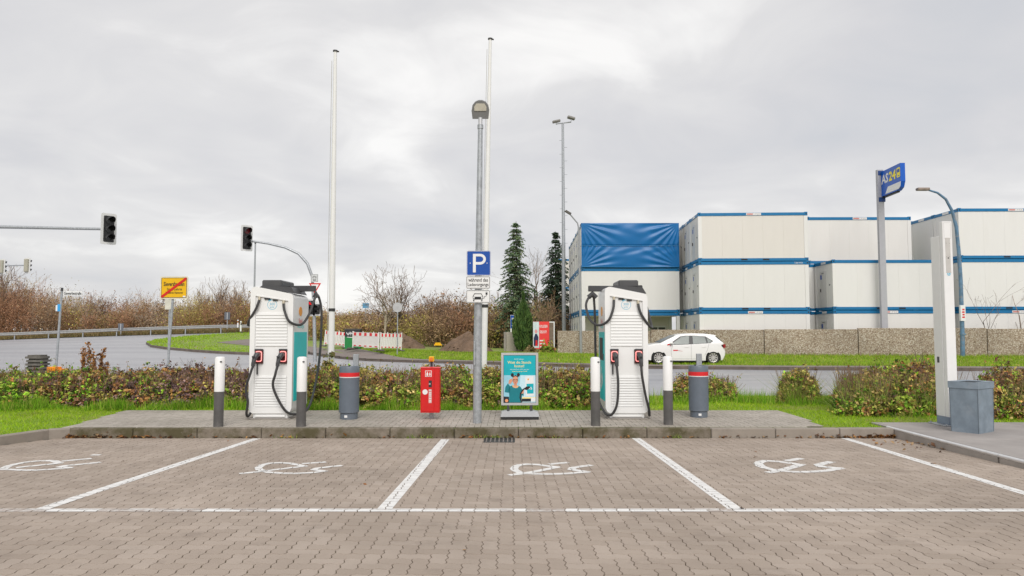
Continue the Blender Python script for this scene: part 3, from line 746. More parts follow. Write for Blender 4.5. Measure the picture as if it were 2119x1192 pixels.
# ---- bollards
def bollard(px, py, h, label, tilt=0):
    Y = G(px, py, IZ)[1] + .08; x = (px - 1059.5) / F * Y
    T = thing('bollard', label, 'bollard', (x, Y, IZ), 0, 'white topped bollards at the kerb'); T.rotation_euler = (0, R(tilt), 0)
    r = .076
    MB().lathe([(r, -.1), (r, h * .5)], 28).build('post', mat('bollard_grey', (.10, .095, .092), .55, var=.18, dirt=(.22, .2, .18), damt=.4), T)
    MB().lathe([(r + .0015, h * .5), (r + .0015, h - .03), (r - .008, h - .012), (r - .03, h - .002), (.01, h)], 28).build('white_sleeve', WHITE, T)
    box('sticker', DARK, T, .028, .06, -.076, -.068, h - .09, h - .07, ch=0)
bollard(457.5, 884, 1.11, 'white and grey bollard left of the left charger', .2)
bollard(627, 884, 1.11, 'white and grey bollard overlapping the teal side of the left charger')
bollard(1231, 882, 1.10, 'white and grey bollard hiding the left edge of the right charger')
bollard(1380, 880, 1.11, 'white and grey bollard right of the right charger, before the car')

# ---- cylindrical litter bins on posts
def litter_bin(px, py, label):
    Y = G(px, py, IZ)[1] + .17; x = (px - 1059.5) / F * Y
    T = thing('litter_bin', label, 'bin', (x, Y, IZ), 0, 'round grey litter bins')
    r = .172
    MB().lathe([(r - .022, 0.), (r - .022, .105), (r - .014, .112)], 32).build('base', BINGREY, T)
    MB().lathe([(r - .014, .108), (r, .116), (r, .715)], 32).build('drum', BINGREY, T)
    MB().lathe([(r + .002, .715), (r + .002, .728)], 32).build('white_band', SIGNW, T); MB().lathe([(r + .002, .728), (r + .002, .80)], 32).build('red_band', REDREF, T)
    MB().lathe([(r, .80), (r, .895), (r - .006, .905), (r - .02, .905), (r - .03, .885), (.02, .885)], 32).build('rim', BINGREY, T)
    box('label_plate', SIGNW, T, -.045, .005, -.155, -.147, .035, .075, ch=0)
    box('post', GALV, T, .02, .115, .175, .225, -.05, 1.11)
    MB().lathe([(.012, .88), (.012, .925), (.006, .93)], 10, (-.03, .1, 0)).build('lock', BLACK, T)
litter_bin(725, 869, 'round grey litter bin with red band left of the red box')
litter_bin(1443, 865, 'round grey litter bin with red band right of the right charger')

# ---- red extinguisher box
Y = 12.62; x = (892.5 - 1059.5) / F * Y
T = thing('extinguisher_box', 'red fire extinguisher box on a short steel post', 'extinguisher box', (x, Y, IZ))
box('post', GALV, T, -.035, .035, .10, .17, -.05, .98)
hb = box('cabinet', RED, T, -.165, .165, -.10, .10, .12, .88, ch=.006)
box('door', RED, T, -.150, .065, -.108, -.099, .145, .85, ch=.004); box('side_strip', RED, T, .075, .155, -.106, -.099, .145, .85, ch=.004)
box('top_cover', mat('red_lid', (.68, .05, .05), .35), T, -.17, .17, -.11, .11, .875, .895)
pk = box('pictogram', SIGNW, T, -.085, .025, -.112, -.107, .735, .84, ch=0)
flat('pictogram_print', RED, pk, [[(-.076, .743), (.016, .743), (.016, .832), (-.076, .832)]], -.1135, .001)
flat('extinguisher_print', SIGNW, pk, [rrect(-.062, -.032, .75, .80, .008), [(-.056, .80), (-.040, .80), (-.043, .822), (-.053, .822)], [(-.008, .752), (.008, .76), (.004, .79), (-.002, .82), (-.014, .79), (-.016, .762)]], -.1155, .0015)
box('window', BLACK, T, -.025, .03, -.1105, -.107, .555, .67, ch=0)
box('key', ALU, T, -.02, .008, -.1135, -.110, .60, .625, ch=0)
MB().ext([(xx, -.1085, zz_) for xx, zz_ in circ(-.085, .475, .045, 20)], (0, -.004, 0)).build('round_sticker', SIGNW, T)
st_ = box('notice', mat('notice_pink', (.66, .3, .28), .5), T, -.025, .03, -.1105, -.108, .285, .52, ch=0)
flat('notice_print', SIGNW, st_, [[(-.018, z), (.022, z), (.022, z + .014), (-.018, z + .014)] for z in (.30, .325, .36, .40, .43, .455, .50)], -.1125, .0012)
ab = box('alarm_box', YEL, T, -.045, .045, .06, .16, .985, 1.075, ch=.008)
MB().ext([(xx, .058, zz_) for xx, zz_ in circ(0, 1.03, .03, 16)], (0, -.014, 0)).build('alarm_button', mat('alarm_orange', (.75, .2, .03), .4), ab)
box('alarm_bracket', BLACK, T, -.02, .02, .085, .10, .90, .985)

# ---- lamp post with parking signs
Y = 12.1; x0, z0 = A(987.5, 872, Y); xt, zt_ = A(994, 262, Y)
T = thing('street_lamp', 'galvanised lamp post carrying the blue parking sign', 'street lamp', (x0, Y, IZ))
dx = xt - x0; H = zt_ - IZ
MB().tube([(0, 0, -.1), (dx * .02, 0, .9), (dx * .05, 0, 1.2), (dx, 0, H)], [.072, .071, .069, .040], 20).build('pole', GALV, T)
MB().tube([(dx, 0, H - .02), (dx, 0, H + .15)], .036, 14).build('spigot', ALU, T); MB().tube([(dx, 0, H - .04), (dx, 0, H + .03)], .05, 14).build('collar', GALV, T)
box('service_door', GALV, T, -.055, -.03, -.075, -.05, .95, 1.35)
hd = MB(); HP = [(-.135, -.13), (.135, -.13), (.15, .0), (.135, .08), (.09, .135), (.03, .16), (-.03, .16), (-.09, .135), (-.135, .08), (-.15, .0)]
hd.ext([(dx + a_, .03 - .28 * (b_ + .13) * 1.0, H + .14 + b_ + .13) for a_, b_ in HP], (0, .05, .03)); hb = hd.build('lamp_head', mat('lamp_head_grey', (.19, .19, .188), .5, var=.08), T)
HL = [(-.10, .0), (.10, .0), (.105, .06), (.07, .115), (-.07, .115), (-.105, .06)]
gl = MB(); gl.ext([(dx + a_, .026 - .28 * (b_ + .13), H + .14 + b_ + .13) for a_, b_ in HL], (0, -.006, -.004)); lg = gl.build('lamp_glass', mat('lamp_glass_pale', (.55, .52, .44), .25), hb)
def sign_plate(T, name, cx, cz, w_, h_, y, m, rim=None, r=.02, back=GALV):
    MB().ext([(a_, y, b_) for a_, b_ in rrect(cx - w_ / 2, cx + w_ / 2, cz - h_ / 2, cz + h_ / 2, r)], (0, .004, 0)).build(name + '_back', back, T)
    p = MB(); p.ext([(a_, y - .002, b_) for a_, b_ in rrect(cx - w_ / 2 + .001, cx + w_ / 2 - .001, cz - h_ / 2 + .001, cz + h_ / 2 - .001, r)], (0, .002, 0)); pl_ = p.build(name, m, T)
    if rim:
        mrim, off, wd = rim
        q = MB(); q.ring([(a_, y - .0045, b_) for a_, b_ in rrect(cx - w_ / 2 + off, cx + w_ / 2 - off, cz - h_ / 2 + off, cz + h_ / 2 - off, max(r - off, .006))],
                         [(a_, y - .0045, b_) for a_, b_ in rrect(cx - w_ / 2 + off + wd, cx + w_ / 2 - off - wd, cz - h_ / 2 + off + wd, cz + h_ / 2 - off - wd, max(r - off - wd, .004))], (0, .002, 0)); q.build('border', mrim, pl_)
    return pl_
SY = -.10
def loc(px, py): a_, b_ = A(px, py, Y + SY); return a_ - x0, b_ - IZ
cx, cz = loc(990.5, 544.5); ps = sign_plate(T, 'parking_sign', cx, cz, .40, .415, SY, SIGNB, (SIGNW, .004, .006), .025)
flat('letter_p', SIGNW, ps, [[(cx - .095, cz - .155), (cx - .047, cz - .155), (cx - .047, cz + .155), (cx - .095, cz + .155)]], SY - .005)
b = MB(); 
def dee(r, cx, cz, hz): return [(cx - .047, cz - hz)] + [(cx + .025 + r * math.cos(R(a_)), cz + hz * math.sin(R(a_))) for a_ in range(-90, 91, 15)] + [(cx - .047, cz + hz)]
b.ring([(a_, SY - .0052, b_) for a_, b_ in dee(.095, cx, cz + .065, .09)], [(a_, SY - .0052, b_) for a_, b_ in dee(.052, cx, cz + .065, .047)], (0, .002, 0)); b.build('letter_bowl', SIGNW, ps)
flat('rivet', SIGNW, ps, [circ(cx - .14, cz, .008, 8), circ(cx + .14, cz, .008, 8)], SY - .005)
cx, cz = loc(989.5, 584.5); p2 = sign_plate(T, 'time_sign', cx, cz, .40, .21, SY, SIGNW, (BLK, .008, .006), .025)
text('während des', BLK, p2, cx, cz + .042, SY - .004, width=.325, height=.062, bold=.012); text('Ladevorgangs', BLK, p2, cx, cz - .042, SY - .004, width=.345, height=.072, bold=.012)
cx, cz = loc(989.5, 613.5); p3 = sign_plate(T, 'vehicle_sign', cx, cz, .40, .215, SY, SIGNW, (BLK, .008, .006), .025)
flat('car_symbol', BLK, p3, [[(cx - .085, cz - .05), (cx + .075, cz - .05), (cx + .08, cz - .005), (cx - .09, cz - .005)], circ(cx - .072, cz - .07, .012, 10), circ(cx + .06, cz - .07, .012, 10)] + stroke([(cx - .085, cz), (cx - .062, cz + .045), (cx + .052, cz + .045), (cx + .075, cz)], .010), SY - .005)
flat('car_headlights', SIGNW, p3, [circ(cx - .07, cz - .022, .014, 10), circ(cx + .06, cz - .022, .014, 10)], SY - .0075)
flat('plug_lead', BLK, p3, stroke([(cx + .08, cz - .03), (cx + .10, cz - .028), (cx + .105, cz), (cx + .135, cz + .008), (cx + .14, cz + .03)], .007) + [rrect(cx + .122, cx + .156, cz + .03, cz + .062, .008)] + stroke([(cx + .131, cz + .062), (cx + .131, cz + .078)], .006) + stroke([(cx + .147, cz + .062), (cx + .147, cz + .078)], .006), SY - .005)
for z in (loc(0, 530)[1], loc(0, 560)[1], loc(0, 584)[1], loc(0, 613)[1]):
    b = MB(); b.tube([(dx * z / H, 0, z - .015), (dx * z / H, 0, z + .015)], .066, 16); b.box(dx * z / H - .02, dx * z / H + .02, -.095, 0, z - .012, z + .012); b.build('clamp', GALV, T)

# ---- poster stand
Y = 12.52; x = (1076 - 1059.5) / F * Y
T = thing('poster_stand', 'aluminium framed teal advertising poster on a grey weighted foot', 'poster stand', (x, Y, IZ), R(1.5))
fb = MB(); fb.ext([(-.335, .0, .05), (.335, .0, .05), (.315, .0, .115), (.25, .0, .135), (-.25, .0, .135), (-.315, .0, .115)], (0, .36, 0)); fb.build('foot', mat('foot_grey', (.47, .48, .50), .5, var=.05), T)
box('foot_base', BLACK, T, -.32, .32, .01, .35, 0, .05)
for s in (-1, 1): box('spring_leg', DARK, T, s * .2 - .022, s * .2 + .022, .15, .2, .13, .28)
y0_ = .14; zb, ztp = .235, 1.14; hw = .322
pn = T
fr = MB(); fr.ring([(a_, y0_, b_) for a_, b_ in rrect(-hw, hw, zb, ztp, .012, 3)], [(a_, y0_, b_) for a_, b_ in rrect(-hw + .04, hw - .04, zb + .04, ztp - .04, .003, 3)], (0, .05, 0)); fr.build('frame', ALU, T)
flat('frame_gasket', BLACK, T, [[(-hw + .036, zb + .036), (hw - .036, zb + .036), (hw - .036, ztp - .036), (-hw + .036, ztp - .036)]], y0_ + .012, .03)
xl, xr, zl, zh = -hw + .046, hw - .046, zb + .046, ztp - .046
ps = flat('poster', TEALM, T, [[(xl, zl), (xr, zl), (xr, zh), (xl, zh)]], y0_ + .009, .003)
def PX(u, v): return (xl + (u - 92) / 545 * (xr - xl), zh - (v - 82) / 778 * (zh - zl))     # sheet coordinates
def prt(name, m, polys, lay): return flat(name, m, ps, [[PX(*q) for q in pp] for pp in polys], y0_ + .0085 - .0009 * lay, .0006)
def PT(s_, m, u, v, wd, ht): c = PX(u, v); return text(s_, m, ps, c[0], c[1], y0_ + .0079, width=wd / 545 * (xr - xl), height=ht / 778 * (zh - zl), bold=.008)
prt('scene_backdrop', PALEB, [[(92, 860), (637, 860), (637, 410), (92, 410)]], 1)
prt('backdrop_wall', mat('print_pale_wall', S(196, 226, 236), .5, var=.06), [[(330, 860), (637, 860), (637, 410), (380, 410)]], 2)
PT('Immer wissen,', SIGNW, 355, 143, 165, 20); PT('Watt die Stunde', CREAM, 358, 196, 405, 44); PT('kostet!', CREAM, 358, 256, 165, 46)
PT('Ab 0,49 € pro kWh mit dem', SIGNW, 362, 315, 320, 20); PT('Shell Recharge Tarif!', CREAM, 362, 348, 255, 22)
prt('jumper', TEALD, [[(180, 860), (390, 860), (405, 760), (410, 650), (380, 600), (330, 580), (240, 580), (200, 590), (175, 640), (185, 740)], [(108, 690), (190, 700), (200, 590), (160, 545), (120, 600)], [(385, 720), (430, 760), (435, 700), (400, 640)]], 3)
prt('collar', mat('print_tan', S(224, 178, 130), .5), [[(235, 575), (350, 585), (330, 615), (285, 622), (245, 605)]], 4)
prt('face', SKIN, [[(290 + 46 * math.cos(a_ * .3142), 490 + 75 * math.sin(a_ * .3142)) for a_ in range(20)], [(268, 550), (315, 550), (318, 596), (262, 596)]], 5)
prt('hair', HAIR, [[(240, 470), (252, 425), (290, 408), (330, 425), (342, 470), (325, 435), (290, 425), (258, 436)], [(238 + 26 * math.cos(a_ * .628), 405 + 32 * math.sin(a_ * .628)) for a_ in range(10)], [(342 + 26 * math.cos(a_ * .628), 402 + 32 * math.sin(a_ * .628)) for a_ in range(10)]], 6)
prt('glasses', HAIR, [[(246, 478), (286, 478), (286, 486), (246, 486)], [(294, 478), (335, 478), (335, 486), (294, 486)], [(246, 478), (252, 478), (252, 508), (246, 508)], [(329, 478), (335, 478), (335, 508), (329, 508)], [(246, 503), (286, 503), (286, 508), (246, 508)], [(294, 503), (335, 503), (335, 508), (294, 508)]], 6)
prt('mouth', mat('print_lip', S(180, 60, 70), .5), [[(275, 530), (308, 530), (300, 541), (283, 541)]], 6)
prt('hand', SKIN, [[(170, 545), (205, 555), (240, 510), (238, 470), (215, 468), (180, 490)], [(395, 715), (430, 712), (440, 660), (415, 650), (398, 680)]], 5)
prt('pictured_charger', SIGNW, [[(470, 755), (605, 750), (603, 425), (460, 432)]], 3); prt('pictured_charger_panel', TEALM, [[(492, 715), (602, 712), (602, 548), (480, 552)]], 4)
prt('pictured_emblem', PECTEN, [[(510 + 14 * math.cos(a_ * .8), 478 + 16 * math.sin(a_ * .8)) for a_ in range(8)]], 4)
prt('plug_cable', HAIR, [[(u, v) for u, v in q] for q in stroke([(395, 850), (372, 780), (380, 710), (420, 650), (470, 618)], 22)] + [[(455, 640), (470, 600), (530, 590), (545, 612), (520, 640), (470, 655)]], 7)
prt('plug_logo', SIGNW, stroke([(520, 640), (560, 605), (572, 630), (545, 645), (575, 640)], 8), 8)
for pp_ in ([(92, 860), (180, 860), (180, 765), (92, 760)], [(400, 845), (555, 845), (555, 795), (400, 795)]): prt('dark_strip', mat('print_dark', S(24, 34, 44), .5), [pp_], 6)
prt('tan_bar', CREAM, [[(400, 795), (637, 795), (637, 772), (410, 772)]], 6); prt('white_patch', SIGNW, [[(560, 843), (632, 843), (632, 780), (560, 780)]], 7)
prt('emblem', mat('print_peach', S(240, 160, 110), .5), [[(140 + 28 * math.cos(a_ * .4), 828 + 26 * math.sin(a_ * .4)) for a_ in range(16)]], 7)
PT('Shell', SIGNW, 212, 812, 45, 13); PT('Recharge', SIGNW, 246, 832, 112, 22)

# ---- white pillar and galvanised bin on the platform
Y = 11.62; x = (1956 - 1059.5) / F * Y; PZ = .098
T = thing('white_pillar', 'tall white steel service pillar on a bolted base plate', 'pillar', (x, Y, PZ))
zf_ = A(1950, 458, Y)[1] - PZ; zb_ = A(1930, 490, Y + .2)[1] - PZ
box('front_column', WHITE, T, 0, .155, 0, .09, .14, zf_, ch=.006); box('rear_column', WHITE, T, -.004, .15, .095, .335, .14, zb_, ch=.006)
box('grey_foot', mat('foot_blue_grey', (.21, .26, .33), .5, var=.15), T, -.002, .153, .002, .333, .018, .14); box('base_plate', GALV, T, -.10, .27, -.07, .42, 0, .018)
for bx_, by_ in ((-.07, -.04), (-.07, .39), (.24, -.04), (.24, .39)): MB().lathe([(.014, .016), (.014, .034), (.008, .04)], 6, (bx_, by_, 0)).build('bolt', GALV, T)
pn = box('cover_plate', mat('cover_grey', (.55, .53, .5), .5, var=.06), T, .038, .115, -.004, .002, A(0, 565, Y)[1] - PZ, A(0, 492, Y)[1] - PZ, ch=0)
zz1 = A(0, 534, Y)[1] - PZ
flat('keyhole', BLACK, T, [circ(.078, zz1, .011, 12), circ(.05, zz1 + .02, .004, 6), circ(.10, zz1 + .02, .004, 6), circ(.05, zz1 + .24, .004, 6), circ(.10, zz1 + .24, .004, 6)], -.0065)
fr = MB(); fr.ring([(a_, -.0015, b_) for a_, b_ in rrect(.022, .132, zf_ - .28, zf_ - .02, .004, 2)], [(a_, -.0015, b_) for a_, b_ in rrect(.025, .129, zf_ - .277, zf_ - .023, .003, 2)], (0, .002, 0)); fr.build('hatch_line', mat('hatch_shadow', (.5, .5, .5), .5), T)
zs_ = A(0, 567, Y)[1] - PZ; so_ = flat('round_sticker', LOGOB, T, [circ(.078, zs_, .028, 20)], -.003); flat('sticker_print', SIGNW, so_, [stroke([(.06, zs_ - .005), (.075, zs_ + .008), (.096, zs_ + .004)], .007)[0], stroke([(.06, zs_ - .012), (.096, zs_ - .008)], .004)[0]], -.0045)
zz1 = A(0, 745, Y)[1] - PZ
bs = MB(); bs.ext([(-.0045, .20, zz1 - .05), (-.0045, .26, zz1 - .05), (-.0045, .26, zz1 + .045), (-.0045, .20, zz1 + .045)], (-.002, 0, 0)); bs.build('black_sticker', DARK, T)
x, Y = G(2011, 898, PZ); Y += .27; x = (2010 - 1059.5) / F * Y
T = thing('metal_bin', 'dented galvanised square bin beside the white pillar', 'bin', (x - .05, Y, PZ), R(34))
BM = mat('bin_galvanised', (.235, .29, .345), .5, .25, var=.2, scale=5, dirt=(.33, .37, .41), damt=.6, dscale=4, bump=.15, bscale=5)
def frus(a0, a1, z0, z1):
    return MB().add([(-a0, -a0 * .8, z0), (a0, -a0 * .8, z0), (a0, a0 * .8, z0), (-a0, a0 * .8, z0), (-a1, -a1 * .8, z1), (a1, -a1 * .8, z1), (a1, a1 * .8, z1), (-a1, a1 * .8, z1)], [(0, 1, 2, 3), (4, 5, 6, 7), (0, 1, 5, 4), (1, 2, 6, 5), (2, 3, 7, 6), (3, 0, 4, 7)])
frus(.235, .247, .0, .69).build('body', BM, T, False)
rm = MB(); sq = lambda a_, z: [(-a_, -a_ * .8, z), (a_, -a_ * .8, z), (a_, a_ * .8, z), (-a_, a_ * .8, z)]
rm.ring(sq(.262, .655), sq(.247, .655), (0, 0, .095)); rm.build('rim', BM, T, False); rm = MB(); rm.ring(sq(.262, .748), sq(.16, .742), (0, 0, .006)); rm.build('lid', BM, T, False)
for sx_, sy_ in ((-1, -1), (1, -1), (1, 1), (-1, 1)): tube('corner_seam', mat('bin_seam', (.12, .15, .18), .5), T, [(sx_ * .236, sy_ * .236 * .8, .01), (sx_ * .247, sy_ * .247 * .8, .655)], .006, 6)
box('opening', HOLE, T, -.158, .158, -.125, .125, .70, .738, ch=0)

# ---- flagpoles
def flagpole(pxb, pyb, pxt, pyt, Y, label):
    x0, _ = A(pxb, pyb, Y); xt, zt_ = A(pxt, pyt, Y)
    T = thing('flagpole', label, 'flagpole', (x0, Y, .05)); dx, H = xt - x0, zt_ - .05
    MB().tube([(0, 0, -.1), (dx * .3, 0, H * .3), (dx * .6, 0, H * .6), (dx, 0, H)], [.076, .072, .06, .038], 20).build('mast', WHITE, T)
    MB().tube([(dx, 0, H - .01), (dx, 0, H + .02)], .06, 14).build('cap', DARK, T); tube('halyard_arm', DARK, T, [(dx, 0, H), (dx + .09, 0, H - .01)], .02, 8)
    tube('halyard', mat('cord_grey', (.4, .39, .36), .7), T, [(dx * .97 - .075, -.03, H * .97), (dx * .25 - .095, -.04, H * .2), (-.085, -.04, .9)], .006, 5)
    MB().tube([(dx * .24, 0, H * .24), (dx * .24, 0, H * .245 + .03)], .082, 18).build('band', mat('strap_black', (.03, .03, .03), .5), T)
flagpole(684.5, 800, 694, 106, 17.6, 'bare white flagpole rising behind the left charger')
flagpole(1000, 800, 1014.5, 81, 17.9, 'bare white flagpole rising behind the parking sign')

# ---- town sign, street name sign
Y = 25.; x, _ = A(343, 780, Y)
def at_(px, py): a_, b_ = A(px, py, Y); return a_ - x, b_
T = thing('town_sign', 'yellow town exit sign crossed by a red diagonal bar', 'road sign', (x, Y, 0), R(-4)); 
tube('post', GALV, T, [(0, .06, -.1), (at_(358, 620)[0], .06, at_(0, 575)[1])], .04, 14)
cx, cz = at_(361, 595.5); tw, th_ = 1.0, .78
ps = sign_plate(T, 'sign_panel', cx, cz, tw, th_, -.01, mat('sign_rim', (.75, .68, .5), .4), None, .06); fp = sign_plate(T, 'yellow_field', cx, cz, tw - .09, th_ - .09, -.016, YEL, (BLK, .0, .014), .02)
text('Sievershausen', BLK, fp, cx, cz + .13, -.022, width=.74, height=.15, bold=.02); text('Stadt Lehrte', BLK, fp, cx + .02, cz - .05, -.022, width=.54, height=.09, bold=.012); text('Landkreis Hannover', BLK, fp, cx + .02, cz - .17, -.022, width=.62, height=.08, bold=.012)
flat('red_bar', RED, fp, stroke([(cx - .42, cz - .31), (cx + .42, cz + .31)], .085), -.026)
box('corner_sticker', SIGNW, fp, cx + .33, cz * 0 + cx + .42, -.024, -.02, cz - .33, cz - .28, ch=0)
Y = 30.; x, _ = A(347, 780, Y); T = thing('small_sign', 'pale sign seen from behind below the yellow town sign', 'road sign', (x, Y, 0))
tube('post', GALV, T, [(0, 0, -.1), (0, 0, at_(0, 615)[1])], .035, 10); sign_plate(T, 'panel', 0, at_(0, 630)[1], .36, .42, -.045, mat('panel_cream', (.62, .6, .5), .5), None, .02)
Y = 28.; x, _ = A(115, 772, Y); T = thing('street_name_sign', 'leaning grey post with white street name plate', 'road sign', (x, Y, 0))
tx, tz = at_(128.5, 596); tube('post', GALV, T, [(0, 0, -.2), (tx * .5, 0, tz * .5), (tx, 0, tz)], .042, 12); tube('post_cap', DARK, T, [(tx * .97, 0, tz - .12), (tx, 0, tz + .01)], .046, 12)
cx, cz = at_(151, 607); pp = sign_plate(T, 'name_plate', cx, cz, .74, .17, -.012, SIGNW, None, .01); text('Gewerbestraße', BLK, pp, cx, cz, -.018, width=.68, height=.12, bold=.02)
sx_, sz_ = at_(123.5, 637); box('blue_sticker', mat('sticker_blue', S(60, 160, 220), .5), T, sx_ - .06, sx_ + .05, -.05, .03, sz_ - .14, sz_ + .14); box('white_sticker', SIGNW, T, sx_ - .13, sx_ - .06, -.045, .0, sz_ - .13, sz_ + .1)

# ---- stacked rubber feet and orange crates behind the hedge
x, Y = A(78, 760, 22)[0], 22
T = thing('rubber_foot_stack', 'stack of dark recycled rubber barrier feet by the road', 'barrier feet', (x, Y, -.05))
RB = mat('recycled_rubber', (.13, .12, .105), .85, var=.3, scale=12)
for k in range(9):
    o = MB(); a_ = random.uniform(-.02, .02); o.ext([(px_ + a_, py_, 0) for px_, py_ in rrect(-.26, .26, -.24, .24, .09, 3)], (0, 0, .062)); o.box(-.19 + a_, .19 + a_, -.17, .17, .06, .107); o.build('rubber_foot', RB, T).location = (0, 0, k * .105)
for (px, wd_, h_, lab) in ((112, .24, .15, 'taller orange plastic crate among the hedge leaves'), (130, .2, .10, 'lower orange plastic crate among the hedge leaves')):
    Y = 17.3; T = thing('orange_crate', lab, 'crate', (A(px, 770, Y)[0], Y, 0)); z1 = A(0, 759 if px == 112 else 763, Y)[1]
    box('tub', ORANGE, T, -wd_ / 2, wd_ / 2, -.1, .1, z1 - h_, z1, ch=.01); box('stand', GALV, T, -.03, .03, -.03, .03, -.05, z1 - h_)

# ---- traffic signals
def signal(T, cx, cz, h, y, rz=0, n=3, lit=-1, fullboard=True):
    w_ = .40 * h / 1.2 if n == 3 else .30
    b = MB(); c, s = math.cos(rz), math.sin(rz)
    def tr(P): return [(cx + px_ * c - py_ * s, y + px_ * s + py_ * c, cz + pz) for px_, py_, pz in P]
    def mk(bb, name, m, par): bb.v = tr(bb.v); return bb.build(name, m, par)
    b.ext([(a_, .02, b_) for a_, b_ in rrect(-w_ / 2 - .10, w_ / 2 + .10, -h / 2 - .03, h / 2 + .03, .08)], (0, .03, 0))
    sh = mk(b, 'signal_head', mat('signal_board_light', (.70, .70, .69), .5, var=.06), T)
    b = MB(); b.ext([(a_, .012, b_) for a_, b_ in rrect(-w_ / 2, w_ / 2, -h / 2 + .07, h / 2 - .07, .05)], (0, .02, 0)); mk(b, 'signal_face', BLACK, sh)
    b = MB(); b.box(-w_ / 2 + .02, w_ / 2 - .02, .05, .22, -h / 2 + .09, h / 2 - .09, ch=.03); mk(b, 'signal_housing', GREYBACK if lit == -2 else DARK, sh)
    st = (h - .16) / n; r = min(st * .40, w_ * .42)
    for k in range(n):
        z = h / 2 - .08 - st * (k + .5)
        b = MB(); b.ext([(a_, .010, b_) for a_, b_ in circ(0, z, r, 18)], (0, -.012, 0)); mk(b, 'lens', (SIGRED if n == 3 and h < 1 else mat('dim_red_lens', (.22, .01, .015), .2)) if k == lit else LENS, sh)
        b = MB(); P = []; N = 12
        for q in range(N + 1):
            a_ = R(-15 + 210 * q / N); P.append((r * 1.12 * math.cos(a_), r * 1.12 * math.sin(a_) + z))
        V = [(a_, .012, b_) for a_, b_ in P] + [(a_ * .97, -.40 * (.55 + .45 * max(0, (b_ - z) / r / 1.12)), b_ - .04) for a_, b_ in P]
        b.add(V, [(q, q + 1, q + N + 2, q + N + 1) for q in range(N)]); b.add([(a_ * .95, b_, c_ + (-.008 if c_ > z else 0)) for a_, b_, c_ in V], [(q + N + 1, q + N + 2, q + 1, q) for q in range(N)])
        mk(b, 'visor', BLACK, sh)
    return sh
# left cantilever: head in view, mast beyond the left edge
Y = 30.; xm = A(-330, 700, Y)[0]
T = thing('traffic_signal', 'large signal head on a long horizontal arm at upper left', 'traffic light', (xm, Y, -.05))
z1 = A(0, 467, Y)[1] + .05; z2 = A(212, 474, Y)[1] + .05; xe = A(214, 474, Y)[0] - xm
tube('mast', GALV, T, [(0, 0, -.2), (0, 0, z1 - .6), (.18, 0, z1 - .12), (.6, 0, z1)], [.12, .10, .09, .08], 14)
tube('arm', GALV, T, [(.6, 0, z1), (xe * .5, 0, z1 - .03), (xe, 0, z2)], [.08, .075, .055], 12)
cx, cz = A(227, 474, Y); signal(T, cx - xm, cz + .05, 1.24, -.05, R(50))
# curved mast behind the left charger
Y = 40.; xm = A(652, 700, Y)[0]; zb_ = .1
T = thing('traffic_signal', 'curved mast with red signal, give way sign behind left charger', 'traffic light', (xm, Y, zb_))
pts = [(652, 760), (650, 640), (646, 572), (636, 545), (618, 525), (590, 512), (555, 504), (520, 499)]
tube('mast', GALV, T, [(A(px, py, Y)[0] - xm, 0, A(px, py, Y)[1] - zb_) for px, py in pts], [.10, .095, .085, .08, .075, .07, .06, .055], 12)
cx, cz = A(512, 493, Y); signal(T, cx - xm, cz - zb_, 1.38, -.06, R(44), 3, 0)
cx, cz = A(644, 636.5, Y); signal(T, cx - xm, cz - zb_, .90, -.16, 0, 3, 0)
cx, cz = A(658, 640, Y); signal(T, cx - xm, cz - zb_, .68, -.16, 0, 2)
cx, cz = A(653, 594, Y); s_ = .27
tri = lambda k: [(cx - xm - s_ * k, cz - zb_ + s_ * .62 * k), (cx - xm + s_ * k, cz - zb_ + s_ * .62 * k), (cx - xm, cz - zb_ - s_ * 1.1 * k)]
gs = flat('give_way_sign', RED, T, [tri(1.25)], -.13, .01); flat('give_way_field', SIGNW, gs, [tri(.82)], -.136, .005)
cx, cz = A(652, 576, Y); bs = sign_plate(T, 'cycle_sign', cx - xm, cz - zb_, .40, .44, -.12, mat('plate_grey', (.6, .61, .6), .5), (BLK, .02, .012), .02)
flat('cycle_symbol', BLK, bs, [q for c_ in (-.07, .07) for q in stroke(circ(cx - xm + c_, cz - zb_ + .05, .045, 9), .014)] + stroke([(cx - xm - .07, cz - zb_ + .05), (cx - xm - .02, cz - zb_ + .12), (cx - xm + .07, cz - zb_ + .05)], .014) + stroke([(cx - xm - .09, cz - zb_ - .08), (cx - xm + .09, cz - zb_ - .08)], .02) + stroke([(cx - xm - .07, cz - zb_ - .13), (cx - xm + .09, cz - zb_ - .13)], .02), -.126)
# far signals seen from behind
Y = 62.; xm = A(-120, 640, Y)[0]; T = thing('traffic_signal', 'far cantilever with two beige backed signal heads at left edge', 'traffic light', (xm, Y, .3))
za = A(0, 551, Y)[1] - .3
tube('mast', GALV, T, [(0, 0, -.2), (0, 0, za)], .10, 10); tube('arm', GALV, T, [(0, 0, za - .06), (A(52, 549, Y)[0] - xm, 0, A(0, 549, Y)[1] - .3)], .055, 8)
for px, py in ((57, 549.5), (5, 552)):
    cx, cz = A(px, py, Y); signal(T, cx - xm, cz - .3, 1.28, 0, R(180 - 12), 3, -2)
# thin lamp mast behind
Y = 66.; xm, _ = A(525.5, 640, Y); T = thing('light_mast', 'thin grey mast right of the hanging red signal head', 'mast', (xm, Y, float(rise(xm, Y)) - .1)); zt_ = A(0, 503, Y)[1]
MB().tube([(0, 0, -.2), (0, 0, zt_ - 1)], [.10, .07], 10).build('pole', GALV, T); tube('cap', DARK, T, [(0, 0, zt_ - 1), (0, 0, zt_ - .8)], .08, 8)
